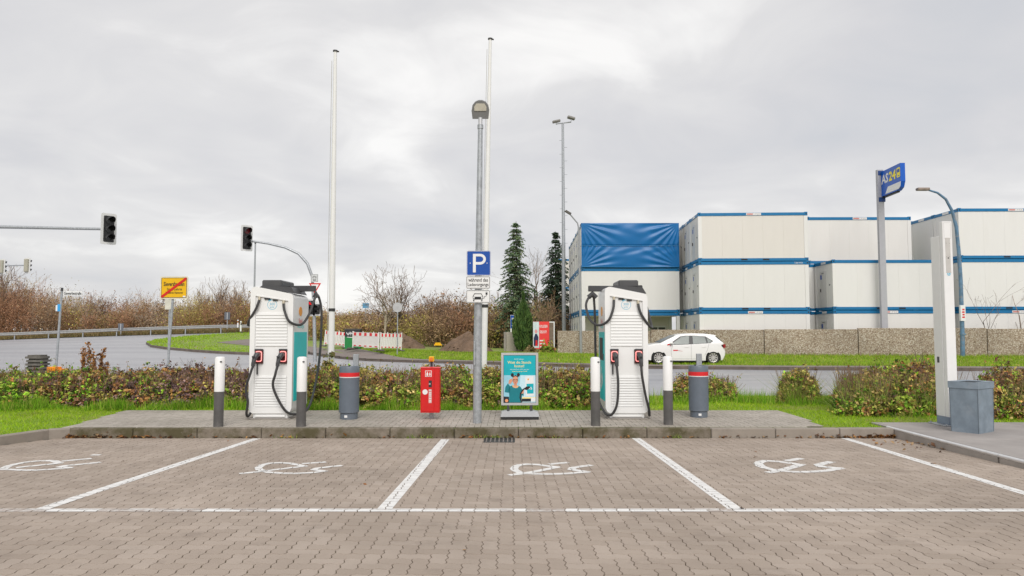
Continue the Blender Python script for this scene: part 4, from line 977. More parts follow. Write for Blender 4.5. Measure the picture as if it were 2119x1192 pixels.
# round sign seen from behind, right of the barriers
Y = 44.; xm, _ = A(822, 735, Y); zb_ = float(verge_z(xm, Y)); T = thing('round_sign', 'round grey sign back on a thin post by the barriers', 'road sign', (xm, Y, zb_))
cz = A(0, 636, Y)[1] - zb_; tube('post', GALV, T, [(0, 0, -.1), (0, 0, cz + .2)], .035, 8); MB().ext([(a_, -.04, b_) for a_, b_ in circ(0, cz, .30, 22)], (0, .012, 0)).build('disc', mat('disc_grey', (.45, .45, .45), .5), T)

# ---- guard rail
T = thing('guard_rail', 'steel crash barrier along the far raised road', 'guard rail')
gx = np.arange(-74, -10, 4.0)
P = [(x_, float(yr(x_)) - 1.3, float(rise(x_, yr(x_))) ) for x_ in gx]
for a_, b_ in zip(P, P[1:]):
    bb = MB(); prof = [(0, .42), (-.05, .46), (-.05, .52), (0, .56), (0, .60), (-.05, .64), (-.05, .70), (0, .74)]
    V = [(q[0], q[1] + o_, q[2] + z_) for q in (a_, b_) for o_, z_ in prof]; n = len(prof)
    bb.add(V, [(i, i + 1, n + i + 1, n + i) for i in range(n - 1)]); bb.build('rail', mat('weathered_rail', (.36, .36, .35), .6, .2, var=.15), T)
    box('post', GALV, T, a_[0] - .05, a_[0] + .05, a_[1] + .01, a_[1] + .11, a_[2] - .2, a_[2] + .72)
def marker(px, py, Y, h, lab, kind):
    x_, z_ = A(px, py, Y)
    if kind == 'post':
        T = thing('delineator_post', lab, 'delineator', (x_, Y, z_)); box('post', SIGNW, T, -.07, .07, -.03, .03, 0, h, ch=.02); box('black_band', BLK, T, -.073, .073, -.034, .034, h * .62, h * .85); box('reflector', SIGNW if 'white' in lab else ORANGE, T, -.03, .03, -.04, -.03, h * .66, h * .8, ch=0)
    else:
        T = thing('marker_sign', lab, 'road sign', (x_, Y, z_)); tube('post', GALV, T, [(0, 0, 0), (0, 0, h)], .04, 8); box('panel', mat('panel_slate', (.12, .13, .15), .5), T, -.28, .28, -.06, -.04, h - .75, h); box('panel_stripe', SIGNW, T, -.02, .02, -.064, -.06, h - .7, h - .05)
marker(498, 686, 66, .95, 'white roadside delineator post near the guard rail', 'post'); marker(492, 678, 74, .8, 'delineator post with orange reflector behind the guard rail', 'post')
marker(470, 681, 73, 1.7, 'small dark road sign behind the guard rail', 's'); marker(250, 692, 76, 1.15, 'small dark panel on the left guard rail', 's')

# ---- roadworks: barriers, cabinet, mounds
def barrier(px0, py0, px1, py1, Y0, Y1, n, label, stripe):
    x0, zb0 = A(px0, py0, Y0); x1, zb1 = A(px1, py1, Y1); l = math.hypot(x1 - x0, Y1 - Y0)
    T = thing('barrier', label, 'barrier', (x0, Y0, zb0), math.atan2(Y1 - Y0, x1 - x0), 'red and white roadworks barriers')
    T.rotation_euler = (0, -math.atan2(zb1 - zb0, l), math.atan2(Y1 - Y0, x1 - x0))
    PW_ = mat('barrier_white', (.78, .76, .72), .5, var=.05, dirt=(.5, .46, .4), damt=.3)
    box('top_board', PW_, T, 0, l, -.02, .02, .72, .97); box('bottom_board', PW_, T, 0, l, -.02, .02, .05, .19)
    m = int(l / .11)
    for k in range(m):
        MB().ext([(k * l / m, -.012, .19), (k * l / m + .099, -.012, .19), (k * l / m + .099 + stripe, -.012, .72), (k * l / m + stripe, -.012, .72)], (0, .024, 0)).build('slat', PW_, T, False)
    for k in range(n):
        a_ = (k + .28) * l / n; wq = l / n * .45
        box('red_patch', REDREF, T, a_, a_ + wq, -.026, -.02, .755, .95, ch=0); box('red_patch', REDREF, T, a_, a_ + wq, -.026, -.02, .075, .145, ch=0)
    for k in range(0, n + 1, 2): box('lug', PW_, T, max(0, k * l / n - .03), min(l, k * l / n + .03), -.02, .02, .97, 1.04)
    for a_ in (.04, l - .04):
        box('end_post', PW_, T, a_ - .035, a_ + .035, -.03, .03, -.08, 1.02); box('barrier_foot', RB, T, a_ - .12, a_ + .12, -.35, .35, -.12, -.04)
barrier(670, 713, 714, 717, 50.5, 50.5, 6, 'barrier partly hidden by the left flagpole', .0)
barrier(729.5, 718, 784, 721.5, 47.5, 45.2, 5, 'barrier right of the green cabinet with large red squares', .07)
barrier(786, 722, 831, 722.5, 45.2, 46.0, 6, 'barrier at the right end of the roadworks', .05)
Y = 49.; x_, z_ = A(729, 719, Y); T = thing('street_cabinet', 'green and black street cabinet with white graffiti', 'cabinet', (x_, Y, z_ - .1))
wc = A(746, 700, Y)[0] - A(714, 700, Y)[0]; hc = A(0, 681, Y)[1] - z_ + .1; hg = A(0, 697, Y)[1] - z_ + .1
box('green_base', GREEN, T, -wc / 2, wc / 2, 0, .6, 0, hg, ch=.01); cb = box('black_top', mat('cabinet_black', (.025, .028, .03), .5), T, -wc / 2, wc / 2, 0, .6, hg, hc - .03, ch=.01); box('lid', mat('cabinet_lid', (.12, .11, .10), .6), T, -wc / 2 - .03, wc / 2 + .03, -.03, .63, hc - .03, hc + .02)
gp = [(-.40, .40), (-.28, .22), (-.22, .42), (-.10, .2), (-.16, .44), (.02, .30), (.1, .46), (.2, .36), (.04, .18), (.22, .14)]
flat('graffiti', SIGNW, cb, stroke([(a_, hg - .12 + b_) for a_, b_ in gp], .05) + stroke([(-.35, hg - .02), (.2, hg - .06)], .04), -.012, .004)
def mound(px, py, Y, wpx, hpx, label, depth=1.6, seed=1, m=SOIL):
    x_, z_ = A(px, py, Y); W_, H_ = wpx / F * Y / 2, hpx / F * Y; rng = np.random.default_rng(seed)
    T = thing('soil_mound', label, 'soil mound', (x_, Y, z_ - .1)); n = 30; V = []; Fs = []
    for j in range(n):
        for i in range(n):
            u, v = i / (n - 1) * 2 - 1, j / (n - 1) * 2 - 1; r = math.hypot(u, v) * (1 + .12 * math.sin(3 * math.atan2(v, u) + seed))
            h = max(0, 1 - r) ** .85; h *= 1 + .12 * float(vnoise(u * 3, v * 3, 2.2, seed))
            V.append((u * W_ * 1.1 + rng.normal() * .03, v * depth + rng.normal() * .03, h * H_ * 1.08 + rng.uniform(0, .05)))
    for j in range(n - 1):
        for i in range(n - 1): Fs.append((j * n + i, j * n + i + 1, (j + 1) * n + i + 1, (j + 1) * n + i))
    MB().add(V, Fs).build('heap', m, T, False)
    k = 160; a_ = rng.uniform(0, 6.28, k); rr = rng.uniform(.1, 1.05, k) ** .7
    bb = MB()
    for q in range(k):
        r_ = rng.uniform(.03, .09); c_ = (math.cos(a_[q]) * rr[q] * W_, math.sin(a_[q]) * rr[q] * depth, max(0, 1 - rr[q]) ** .85 * H_ + .02)
        bb.add([(c_[0] + r_ * dx_, c_[1] + r_ * dy_, c_[2] + r_ * .7 * dz_) for dx_, dy_, dz_ in ((1, 0, 0), (-1, .2, 0), (0, 1, .1), (.1, -1, 0), (0, 0, 1), (0, 0, -1))], [(0, 2, 4), (2, 1, 4), (1, 3, 4), (3, 0, 4), (2, 0, 5), (1, 2, 5), (3, 1, 5), (0, 3, 5)])
    o = bb.build('clods', m, T, False); o['kind'] = 'stuff'
mound(968, 731, 46, 112, 44, 'pointed brown soil heap left of the parking sign post', 1.7, 2)
mound(830, 722, 52, 90, 34, 'low soil heap behind the right end of the barriers', 1.5, 5)
mound(780, 718, 62, 62, 42, 'rounded brown soil heap behind the barriers', 2.2, 9, mat('soil_pinkish', (.19, .13, .105), .95, var=.25, scale=3, bump=.6, bscale=8))
# loose slab leaning behind the barrier, yellow machine part
x_, z_ = A(762, 702, 49); T = thing('leaning_board', 'pale board leaning behind the barriers', 'board', (x_, 49, z_)); MB().ext([(-.3, 0, -.6), (.5, 0, -.6), (.42, 0, -.02), (-.3, 0, .32)], (0, .05, 0)).build('board', mat('board_pale', (.62, .56, .48), .7), T)
x_, z_ = A(907, 714, 50); T = thing('compactor', 'yellow plate compactor lying before the thicket', 'machine', (x_, 50, z_ - .05)); box('plate', YEL, T, -.27, .27, -.2, .2, .02, .10); MB().ext([(-.24, -.15, .10), (.2, -.15, .10), (.12, -.15, .22), (-.18, -.15, .22)], (0, .3, 0)).build('engine_cover', YEL, T); tube('handle', DARK, T, [(.15, 0, .12), (.42, 0, .05)], .025, 6)

# ---- stone wall of exposed aggregate panels
M_AGG = NT('exposed_aggregate'); p = M_AGG.pos(False)
vo = M_AGG.n('ShaderNodeTexVoronoi'); vo.inputs['Scale'].default_value = 24; M_AGG.l(p, vo.inputs['Vector'])
hs = M_AGG.n('ShaderNodeSeparateColor'); M_AGG.l(vo.outputs['Color'], hs.inputs[0])
c1 = M_AGG.ramp(hs.outputs[0], [(0, (.26, .19, .14)), (.25, (.39, .31, .235)), (.6, (.46, .38, .30)), (.85, (.56, .49, .40)), (1, (.68, .62, .54))])
ed = M_AGG.ramp(vo.outputs['Distance'], [(.45, (1, 1, 1)), (.85, (.52, .48, .43))])
c1 = M_AGG.mix(1, c1, ed, 'MULTIPLY'); bg_ = M_AGG.ramp(M_AGG.noise(p, .5, 4), [(.3, (.82,) * 3), (.7, (1.1,) * 3)])
M_AGG.bump(M_AGG.math('MULTIPLY', vo.outputs['Distance'], -1.0), .6, .02); M_AGG = M_AGG.done(M_AGG.mix(1, c1, bg_, 'MULTIPLY'), .9, None, .2)
WP = [(2.75, 44.2), (7.9, 41.4), (13.6, 39.2), (18.25, 38.3), (24.6, 37.6), (31, 37.2), (38, 37)]
T = thing('stone_wall', 'low brown wall of pebble concrete panels before the containers', 'wall', (0, 0, 0))
for k, ((xa, ya), (xb, yb)) in enumerate(zip(WP, WP[1:])):
    l = math.hypot(xb - xa, yb - ya); o = MB().box(.02, l - .02, 0, .22, 0, 1.50 + (-.06, 0, .02, .08, .04, .0)[k] , ch=.012).build('panel', M_AGG, T); o.location = (xa, ya, .2); o.rotation_euler = (0, 0, math.atan2(yb - ya, xb - xa))

# ---- stacked site containers
DOORM = mat('container_door', (.64, .635, .62), .45, var=.03)
PANELM = [mat('container_panel_%s' % k, c, .45, var=.02, scale=.8, dirt=(.62, .59, .53), damt=.12, dscale=.7, stretch=(1.6, 1.6, .3)) for k, c in (('cream', (.72, .685, .635)), ('pale', (.76, .745, .715)), ('light', (.77, .76, .74)))]
PLATE = mat('name_plate_white', (.74, .73, .72), .4); PRED = mat('plate_red', (.60, .22, .20), .5); PGREY = mat('plate_grey_print', (.45, .45, .46), .5)
CW, CD, CH = 6.06, 2.44, 2.76
def container(loc, rz, label, shade=1, door=True, plate='mid', number=None, full=True, open_=False, tarp=False, window=False):
    T = thing('site_container', label, 'container', loc, rz, 'stacked blue and white site containers')
    # frames
    for nm, z0, z1 in (('bottom_beam', .0, .155), ('top_beam', CH - .20, CH - .035)):
        box(nm, CBLUE, T, .16, CW - .16, .005, .10, z0, z1); box(nm, CBLUE, T, .005, .10, .16, CD - .16, z0, z1); box(nm, CBLUE, T, CW - .10, CW - .005, .16, CD - .16, z0, z1)
        if nm == 'top_beam': box(nm, CBLUE, T, .16, CW - .16, CD - .10, CD - .005, z0, z1)
    for x_ in (0, CW - .16):
        for y_ in (0, CD - .16):
            for z0, z1 in ((0, .18), (CH - .22, CH - .008)):
                c_ = box('corner_casting', CBLUE, T, x_, x_ + .16, y_, y_ + .16, z0, z1)
                if y_ == 0: flat('casting_hole', HOLE, c_, [circ(x_ + .08, (z0 + z1) / 2, .035, 8, .05)], -.003, .002)
                if x_ == 0:
                    q = MB(); q.ext([(-.003, a_, b_) for a_, b_ in circ(y_ + .08, (z0 + z1) / 2, .035, 8, .05)], (.002, 0, 0)); q.build('casting_hole', HOLE, c_, False)
            box('corner_post', CWHITE, T, x_ + (.004 if x_ == 0 else -.05), x_ + (.21 if x_ == 0 else .156), y_ + .004 if y_ == 0 else y_ - .03, y_ + .19 if y_ == 0 else y_ + .156, .18, CH - .22)
    if open_:
        box('back_panel', PANELM[0], T, .2, CW - .2, CD - .12, CD - .05, .155, CH - .2); box('floor', CONC, T, .1, CW - .1, .1, CD - .1, .0, .12); box('ceiling', PANELM[0], T, .1, CW - .1, .1, CD - .1, CH - .25, CH - .2)
        w_ = box('window', SIGNW, T, 4.6, 5.7, CD - .16, CD - .12, .9, 1.95); box('pane', GLASS, w_, 4.68, 5.12, CD - .18, CD - .16, 1.0, 1.85); box('pane', GLASS, w_, 5.18, 5.62, CD - .18, CD - .16, 1.0, 1.85)
        tube('brace', DARK, T, [(3.4, 1.2, .2), (4.4, 1.6, 2.4)], .04, 8); return T
    n = 5; pw_ = (CW - .42) / n
    for k in range(n): box('panel', PANELM[shade], T, .21 + k * pw_ + .001, .21 + (k + 1) * pw_ - .001, .03, .09, .156, CH - .20, ch=.003)
    box('roof', CONC, T, .1, CW - .1, .1, CD - .1, CH - .12, CH - .08)
    box('end_panel', PANELM[shade], T, .03, .09, .19, CD - .19, .156, CH - .2); box('end_panel', PANELM[shade], T, CW - .09, CW - .03, .19, CD - .19, .156, CH - .2)
    if door:
        d_ = box('door', DOORM, T, .012, .03, .85, 1.75, .18, 2.2); box('handle', BLACK, d_, -.03, .012, 1.62, 1.66, 1.05, 1.22); box('door_closer', BLACK, d_, .0, .012, 1.2, 1.5, 2.06, 2.09); box('socket', BLACK, T, .01, .03, .42, .50, 1.35, 1.43); box('door_sticker', SIGNB, d_, .006, .012, 1.45, 1.65, 1.75, 2.0, ch=0)
    if window:
        w_ = box('window', SIGNW, T, .0, .03, .75, 1.85, .85, 2.05); box('pane', GLASS, w_, -.008, .001, .83, 1.77, .93, 1.97)
    for x_ in (2.36, 3.56): box('forklift_pocket', HOLE, T, x_, x_ + .35, -.002, .02, .045, .125, ch=0)
    def nameplate(x_, z_, wd_=.82):
        q = box('name_plate', PLATE, T, x_, x_ + wd_, -.003, .006, z_, z_ + .135, ch=0); flat('plate_print', PRED, q, [[(x_ + .04, z_ + .03), (x_ + .37, z_ + .03), (x_ + .37, z_ + .105), (x_ + .04, z_ + .105)]], -.0055, .002); flat('plate_print', PGREY, q, [[(x_ + .48 + i_ * .1, z_ + .05), (x_ + .54 + i_ * .1, z_ + .05), (x_ + .54 + i_ * .1, z_ + .09), (x_ + .48 + i_ * .1, z_ + .09)] for i_ in range(3)], -.0055, .002)
    if plate == 'mid': nameplate(2.68, CH - .185)
    elif plate == 'right': nameplate(3.35, CH - .185, .6)
    ep = MB(); ep.box(-.003, .008, .9, 1.5, CH - .18, CH - .06); ep.build('end_name_plate', PLATE, T)
    if number: text(number, PLATE, T, CW - .56, CH - .115, -.002, width=.46, height=.085)
    if tarp:
        rng = np.random.default_rng(3); nx_, nz_ = 150, 64; V = []
        for j in range(nz_):
            for i in range(nx_):
                u, v = i / (nx_ - 1), j / (nz_ - 1); x_ = u * CW; z_ = v * (CH - .03) + .05; h2 = (v * 2) % 1 if v < .999 else 1
                fold = 0
                up_ = max(0, (v - .5) * 2) if v >= .5 else v * 2
                for cxn, ph in ((.0, 0), (1., 1)):
                    dxn = abs(u - cxn) * CW; dz_ = (1 - up_) * 1.3 if v >= .5 else (up_) * 1.35; ang = math.atan2(dz_, dxn + .05); rr_ = math.hypot(dxn, dz_)
                    fold += .030 * math.sin(ang * 26 + ph * 2) * math.exp(-((rr_ - 1.25) / 1.1) ** 2) * min(1, rr_)
                fold += .020 * math.sin(u * 22 + 3 * math.sin(v * 9)) * math.exp(-((up_ - .72) / .2) ** 2) * (.5 + .5 * math.sin(u * 3.14))
                sag = .05 * math.sin(math.pi * u) * math.sin(math.pi * up_)
                V.append((x_, -.07 - fold - sag + (.03 if abs(v - .5) < .012 else 0), z_ - .10 * math.sin(math.pi * u) * (1 - abs(2 * v - 1)) * .4))
        Fs = [(j * nx_ + i, j * nx_ + i + 1, (j + 1) * nx_ + i + 1, (j + 1) * nx_ + i) for j in range(nz_ - 1) for i in range(nx_ - 1)]
        tp = MB().add(V, Fs).build('tarpaulin', mat('blue_tarpaulin', S(0, 103, 166), .36, var=.06, scale=2), T)
        MB().tube([(.0, -.08, .05), (3, -.10, .03), (CW, -.08, .05)], .025, 6).build('hem', CBLUE, tp); MB().tube([(.0, -.085, CH * .5), (3, -.13, CH * .49), (CW, -.085, CH * .5)], .02, 6).build('seam', CBLUE, tp)
        box('tarp_top', MATS['blue_tarpaulin'], T, -.01, CW + .01, -.07, .9, CH - .0, CH + .02)
    return T
words = ['ground level', 'middle', 'top']
GZ = .02
def stack(x_, y_, rz, rows, levels, name, shades=(1, 1, 0), **kw):
    c, s = math.cos(rz), math.sin(rz)
    for r_ in range(rows):
        for lv in levels:
            dy = r_ * (CD + .03); p_ = (x_ - s * dy, y_ + c * dy, GZ + lv * CH)
            rowt = 'front row' if r_ == 0 else ('second row' if r_ == 1 else 'row %s' % ('three', 'four', 'five')[r_ - 2])
            container(p_, rz, '%s white container, %s of %s' % (words[lv], rowt, name), shades[lv], plate=('mid' if lv != 1 else 'none') if r_ == 0 else 'none', **{k_: v_ and (k_ != 'window' or lv < 2) for k_, v_ in kw.items()}, number='TSB 9706' if (r_ == 0 and lv == 1 and 'second' in name) else None)
# stack with the tarpaulin
AX, AY = 4.30, 44.75
container((AX, AY, GZ), 0, 'open ground level container frame under the tarpaulin stack', open_=True)
container((AX, AY, GZ + CH), 0, 'white middle container under the blue tarpaulin', 1, plate='none'); container((AX, AY, GZ + 2 * CH), 0, 'top container covered by a blue tarpaulin', 1, tarp=True, plate='none')
for r_ in range(1, 5):
    for lv in range(3): container((AX + .05 * r_, AY + r_ * (CD + .05), GZ + lv * CH), 0, '%s white container in row %s behind the tarpaulin stack' % (words[lv], ('two', 'three', 'four', 'five')[r_ - 1]), 1, plate='none')
stack(4.1, 66.5, 0, 1, (0, 1, 2), 'the far stack beside the spruces')
stack(10.48, 40.55, R(-3), 3, (0, 1, 2), 'the second stack from the tarpaulin')
stack(17.50, 39.45, R(-.5), 1, (0, 1), 'the low stack behind the white sign post', (1, 2, 2))
stack(17.20, 42.0, R(-.5), 1, (0, 1, 2), 'the set back stack behind the white sign post', (1, 2, 1))
stack(24.2, 39.0, R(-1), 2, (0, 1, 2), 'the stack at the right edge', (2, 2, 2), window=True, door=False)

# ---- masts and lamps round the containers
Y = 54.; x_, _ = A(1167, 700, Y); T = thing('floodlight_mast', 'very tall grey mast with two floodlights and climbing rungs', 'floodlight mast', (x_, Y, 0)); zt_ = A(0, 257, Y)[1]
MB().tube([(0, 0, -.2), (0, 0, zt_ * .5), (-.02, 0, zt_)], [.16, .13, .09], 14).build('mast', GALV, T); tube('crossarm', GALV, T, [(-.55, -.25, zt_ - .05), (.62, .2, zt_ + .22)], .045, 8)
for k in range(26): tube('rung', GALV, T, [(-.28 if k % 2 else 0, 0, 3 + k * .52), (0 if k % 2 else .30, 0, 3 + k * .52)], .014, 5)
for a_, z_, t_ in ((-.5, zt_ + .22, -20), (.62, zt_ + .48, 25)):
    o = MB().box(-.30, .30, -.12, .12, -.09, .09, ch=.02).build('floodlight', mat('floodlight_grey', (.25, .24, .22), .5), T); o.location = (a_, 0, z_); o.rotation_euler = (R(35 if t_ < 0 else -20), R(t_ * .3), R(t_)); tube('bracket', GALV, T, [(a_, 0, z_ - .25), (a_, 0, z_)], .03, 6)
Y = 43.5; x_, _ = A(1201, 726, Y); zb_ = float(verge_z(x_, Y)); T = thing('street_lamp', 'slim grey street lamp before the tarpaulin stack', 'street lamp', (x_, Y - .4, zb_))
q = lambda px, py: (A(px, py, Y)[0] - x_, 0, A(px, py, Y)[1] - zb_)
tube('pole', mat('lamp_pole_grey', (.33, .34, .35), .5, .3), T, [(0, 0, -.1), q(1199, 600), q(1196, 472)], [.085, .07, .055], 12); tube('arm', MATS['lamp_pole_grey'], T, [q(1196, 474), q(1194, 464), q(1178, 445)], .04, 8)
h = q(1174, 443); MB().ext([(h[0] - .2, -.12, h[2] + .10), (h[0] - .1, -.12, h[2] + .17), (h[0] + .22, -.12, h[2] - .02), (h[0] + .12, -.12, h[2] - .10)], (0, .26, 0)).build('lamp_head', mat('lamp_head_dark', (.10, .09, .08), .5), T)
Y = 37.1; x_, _ = A(1992, 738, Y); zb_ = .2; T = thing('street_lamp', 'rusty blue street lamp with a curved arm', 'street lamp', (x_, Y, zb_))
q = lambda px, py: (A(px, py, Y)[0] - x_, 0, A(px, py, Y)[1] - zb_)
BL = mat('peeling_blue_paint', (.11, .21, .32), .55, var=.3, scale=4, dirt=(.30, .27, .24), damt=.95, dscale=5)
tube('pole', BL, T, [(0, 0, -.2), q(1991.5, 690), q(1988, 580), q(1984, 520), q(1979, 470), q(1970, 436), q(1957, 412), q(1940, 399), q(1922, 393.5)], [.11, .105, .095, .09, .085, .075, .065, .055, .045], 14)
h = q(1907, 392); box('lamp_head', mat('lamp_head_rust', (.30, .24, .2), .6, var=.2), T, h[0] - .25, h[0] + .38, -.14, .14, h[2] - .06, h[2] + .08, ch=.03); MB().tube([q(1992, 693), q(1992, 690)], .15, 12).build('band', BL, T)
pk = q(1990, 648); pq = box('poster_sleeve', SIGNW, T, pk[0] - .13, pk[0] + .12, -.135, .0, pk[2] - .40, pk[2] + .40); flat('sleeve_print', REDREF, pq, [[(pk[0] - .07 + (i_ % 2) * .03, pk[2] - .25 + i_ * .13), (pk[0] + .07, pk[2] - .25 + i_ * .13), (pk[0] + .07, pk[2] - .17 + i_ * .13), (pk[0] - .05, pk[2] - .17 + i_ * .13)] for i_ in range(4)], -.138)
# AS24 sign
Y = 40.9; x_, _ = A(1831, 672, 38.75); Y = 38.9; x_ = A(1829.5, 672, Y)[0]
T = thing('forecourt_sign', 'blue illuminated sign arm on a tall pale grey post', 'sign', (x_, Y, .1)); zt_ = A(0, 352, Y)[1] - .1; dx_ = A(1820, 352, Y)[0] - A(1829.5, 672, Y)[0]
b = MB(); b.ext([(-.16, -.1, 0), (.16, -.1, 0), (.16, .1, 0), (-.16, .1, 0)], (0, 0, zt_)); b.build('post', mat('post_pale_grey', (.42, .42, .45), .45, var=.04), T, False)
z0, z1 = A(0, 408, Y)[1] - .1, A(0, 357, Y)[1] - .1; an = R(-93)
LN = 2.25
def onarm(b): # local sign coordinates: x along the arm, z up, y normal -> world of thing
    b.v = [(.15 + px_ * math.cos(an) - py_ * math.sin(an), -.02 + px_ * math.sin(an) + py_ * math.cos(an), pz) for px_, py_, pz in b.v]; return b
prof = [(0, z0), (LN - .45, z0), (LN - .15, z0 + .12), (LN, z0 + .42), (LN, z1), (0, z1)]
sb_ = onarm(MB().ext([(a_, -.12, c_) for a_, c_ in prof], (0, .24, 0))).build('sign_box', mat('sign_box_blue', S(0, 88, 190), .35, var=.04), T, False)
onarm(MB().box(.02, LN - .5, -.07, .07, z0 - .07, z0 - .01)).build('light_strip', BLACK, sb_)
for z_ in (z0 - .15, z1 - .05): box('bracket', mat('bracket_blue', S(20, 60, 120), .5), T, -.13, .22, -.13, .13, z_ - .12, z_ + .12)
def armtext(s_, m, cx, cz, wd, ht, bold=.02, shear=0):
    o = text(s_, m, sb_, cx, cz, -.125, width=wd, height=ht, bold=bold, shear=shear); me = o.data
    for v in me.vertices: px_, py_, pz = v.co; v.co = (.15 + px_ * math.cos(an) - py_ * math.sin(an), -.02 + px_ * math.sin(an) + py_ * math.cos(an), pz)
zc = (z0 + z1) / 2
armtext('AS', SIGNW, .52, zc + .22, .80, .50, .03, .1); YL = mat('sign_yellow', S(245, 225, 30), .4); armtext('24', YL, 1.36, zc + .22, .80, .50, .03, .1)
bt = MB(); bt.ext([(a_, -.126, c_) for a_, c_ in rrect(1.86, 2.22, zc - .02, zc + .48, .06)], (0, .002, 0)); onarm(bt).build('truck_symbol', YL, sb_); bt = MB(); bt.ext([(a_, -.130, c_) for a_, c_ in rrect(1.91, 2.17, zc + .24, zc + .40, .02)], (0, .002, 0)); bt.ext([(1.95, -.130, zc + .04), (2.13, -.130, zc + .04), (2.13, -.130, zc + .08), (1.95, -.130, zc + .08)], (0, .002, 0)); onarm(bt).build('truck_windscreen', SIGNB, sb_)
bt = MB(); bt.ext([(a_, -.126, c_) for a_, c_ in ((.55, z0 + .06), (2.05, z0 + .06), (2.22, z0 + .16), (2.28, z0 + .40), (.85, z0 + .40))], (0, .002, 0)); onarm(bt).build('white_field', SIGNW, sb_, False); armtext('TotalEnergies', mat('logo_pink_red', (.7, .12, .12), .5), 1.45, z0 + .22, 1.1, .14, .0)

# ---- red recruitment banner, blue sign, concrete slab left of the wall
Y = 46.5; x_, zb_ = A(1126, 724, Y); T = thing('banner_frame', 'red recruitment banner on a white frame left of the wall', 'banner', (x_, Y, zb_ - .1)); l = lambda px, py: (A(px, py, Y)[0] - x_, A(px, py, Y)[1] - zb_ + .1)
(xa, za), (xb, zb2) = l(1103, 665.5), l(1148, 718)
for u in (xa, xb - .07): box('post', SIGNW, T, u, u + .07, .03, .1, 0, za)
box('crossbar', SIGNW, T, xa, xb, .035, .095, za - .07, za); box('board', mat('weathered_board', (.2, .15, .11), .8, var=.2), T, xa + .07, xb - .07, .055, .08, .3, za - .07)
xr_ = l(1134.5, 0)[0]; bn = flat('banner', mat('banner_red', S(236, 62, 58), .5, var=.05), T, [[(xa + .02, .15), (xr_ - .25, .15), (xr_, .45), (xr_, za), (xa + .02, za)]], .02, .01); xm_ = l(1114, 0)[0]
flat('photo_strip', mat('banner_pale', S(205, 220, 220), .5), bn, [[(xa + .02, .22), (xm_, .22), (xm_, za - .01), (xa + .02, za - .01)]], .016, .002)
cx = (xa + xm_) / 2
flat('pictured_jacket', mat('print_navy', S(25, 40, 75), .5), bn, [[(cx - .14, .35), (cx + .12, .35), (cx + .15, .9), (cx + .06, 1.12), (cx - .06, 1.12), (cx - .15, .85)]], .012, .002); flat('pictured_face', mat('print_face_pink', S(220, 150, 150), .5), bn, [circ(cx, 1.28, .085, 12, .13)], .012, .002); flat('pictured_apron', RED, bn, [[(cx - .05, .35), (cx + .10, .35), (cx + .07, .72), (cx - .02, .72)]], .009, .002)
text('KOLLEGEN', SIGNW, bn, (xm_ + xr_) / 2 - .04, za - .30, .016, width=.50, height=.18, bold=.02); text('GESUCHT!', SIGNW, bn, (xm_ + xr_) / 2 - .06, za - .66, .016, width=.44, height=.18, bold=.02)
for k, wd_ in enumerate((.28, .32, .2)): flat('banner_line', SIGNW, bn, [[(xm_ + .05, .60 - k * .2 + .05), (xm_ + .05 + wd_, .60 - k * .2 + .05), (xm_ + .05 + wd_, .68 - k * .2 + .05), (xm_ + .05, .68 - k * .2 + .05)]], .016, .002)
Y = 52.; x_, zb_ = A(1062, 700, Y); T = thing('blue_sign', 'narrow blue information sign left of the cypress', 'sign', (x_, Y, zb_ - .3)); hh = A(0, 652, Y)[1] - zb_ + .3
box('panel', SIGNW, T, -.20, .22, 0, .05, .3, hh); bb_ = box('blue_field', SIGNB, T, -.19, .21, -.006, .0, hh - .95, hh - .02, ch=0); flat('print', SIGNW, bb_, [[(-.1, hh - .35), (.12, hh - .35), (.12, hh - .2), (-.1, hh - .2)], [(-.1, hh - .8), (.14, hh - .8), (.14, hh - .72), (-.1, hh - .72)]], -.01, .002); flat('print_yellow', YL, bb_, [[(-.02, hh - .62), (.14, hh - .62), (.14, hh - .45), (-.02, hh - .45)]], -.01, .002)
Y = 48.; x_, zb_ = A(1062, 727, Y); T = thing('concrete_slab', 'upright pale concrete slab left of the cypress', 'slab', (x_, Y, zb_ - .2)); hh = A(0, 687, Y)[1] - zb_ + .2
MB().ext([(-.45, 0, 0), (.75, 0, 0), (.55, 0, .35), (.38, 0, hh * .7), (.35, 0, hh), (-.45, 0, hh)], (0, .2, 0)).build('slab', mat('slab_pebble', (.42, .38, .32), .9, var=.15, scale=14), T, False); box('slab_post', CONC, T, -.62, -.47, 0, .2, 0, hh)
Y = 80.; x_, z_ = A(757, 632, Y); T = thing('far_sign', 'tiny blue sign above the thicket behind the roadworks', 'sign', (x_, Y, 0)); tube('post', GALV, T, [(0, 0, 0), (0, 0, z_)], .05, 8); box('panel', mat('far_sign_blue', S(90, 150, 190), .5), T, -.35, .35, -.06, -.02, z_ - .3, z_ + .25)

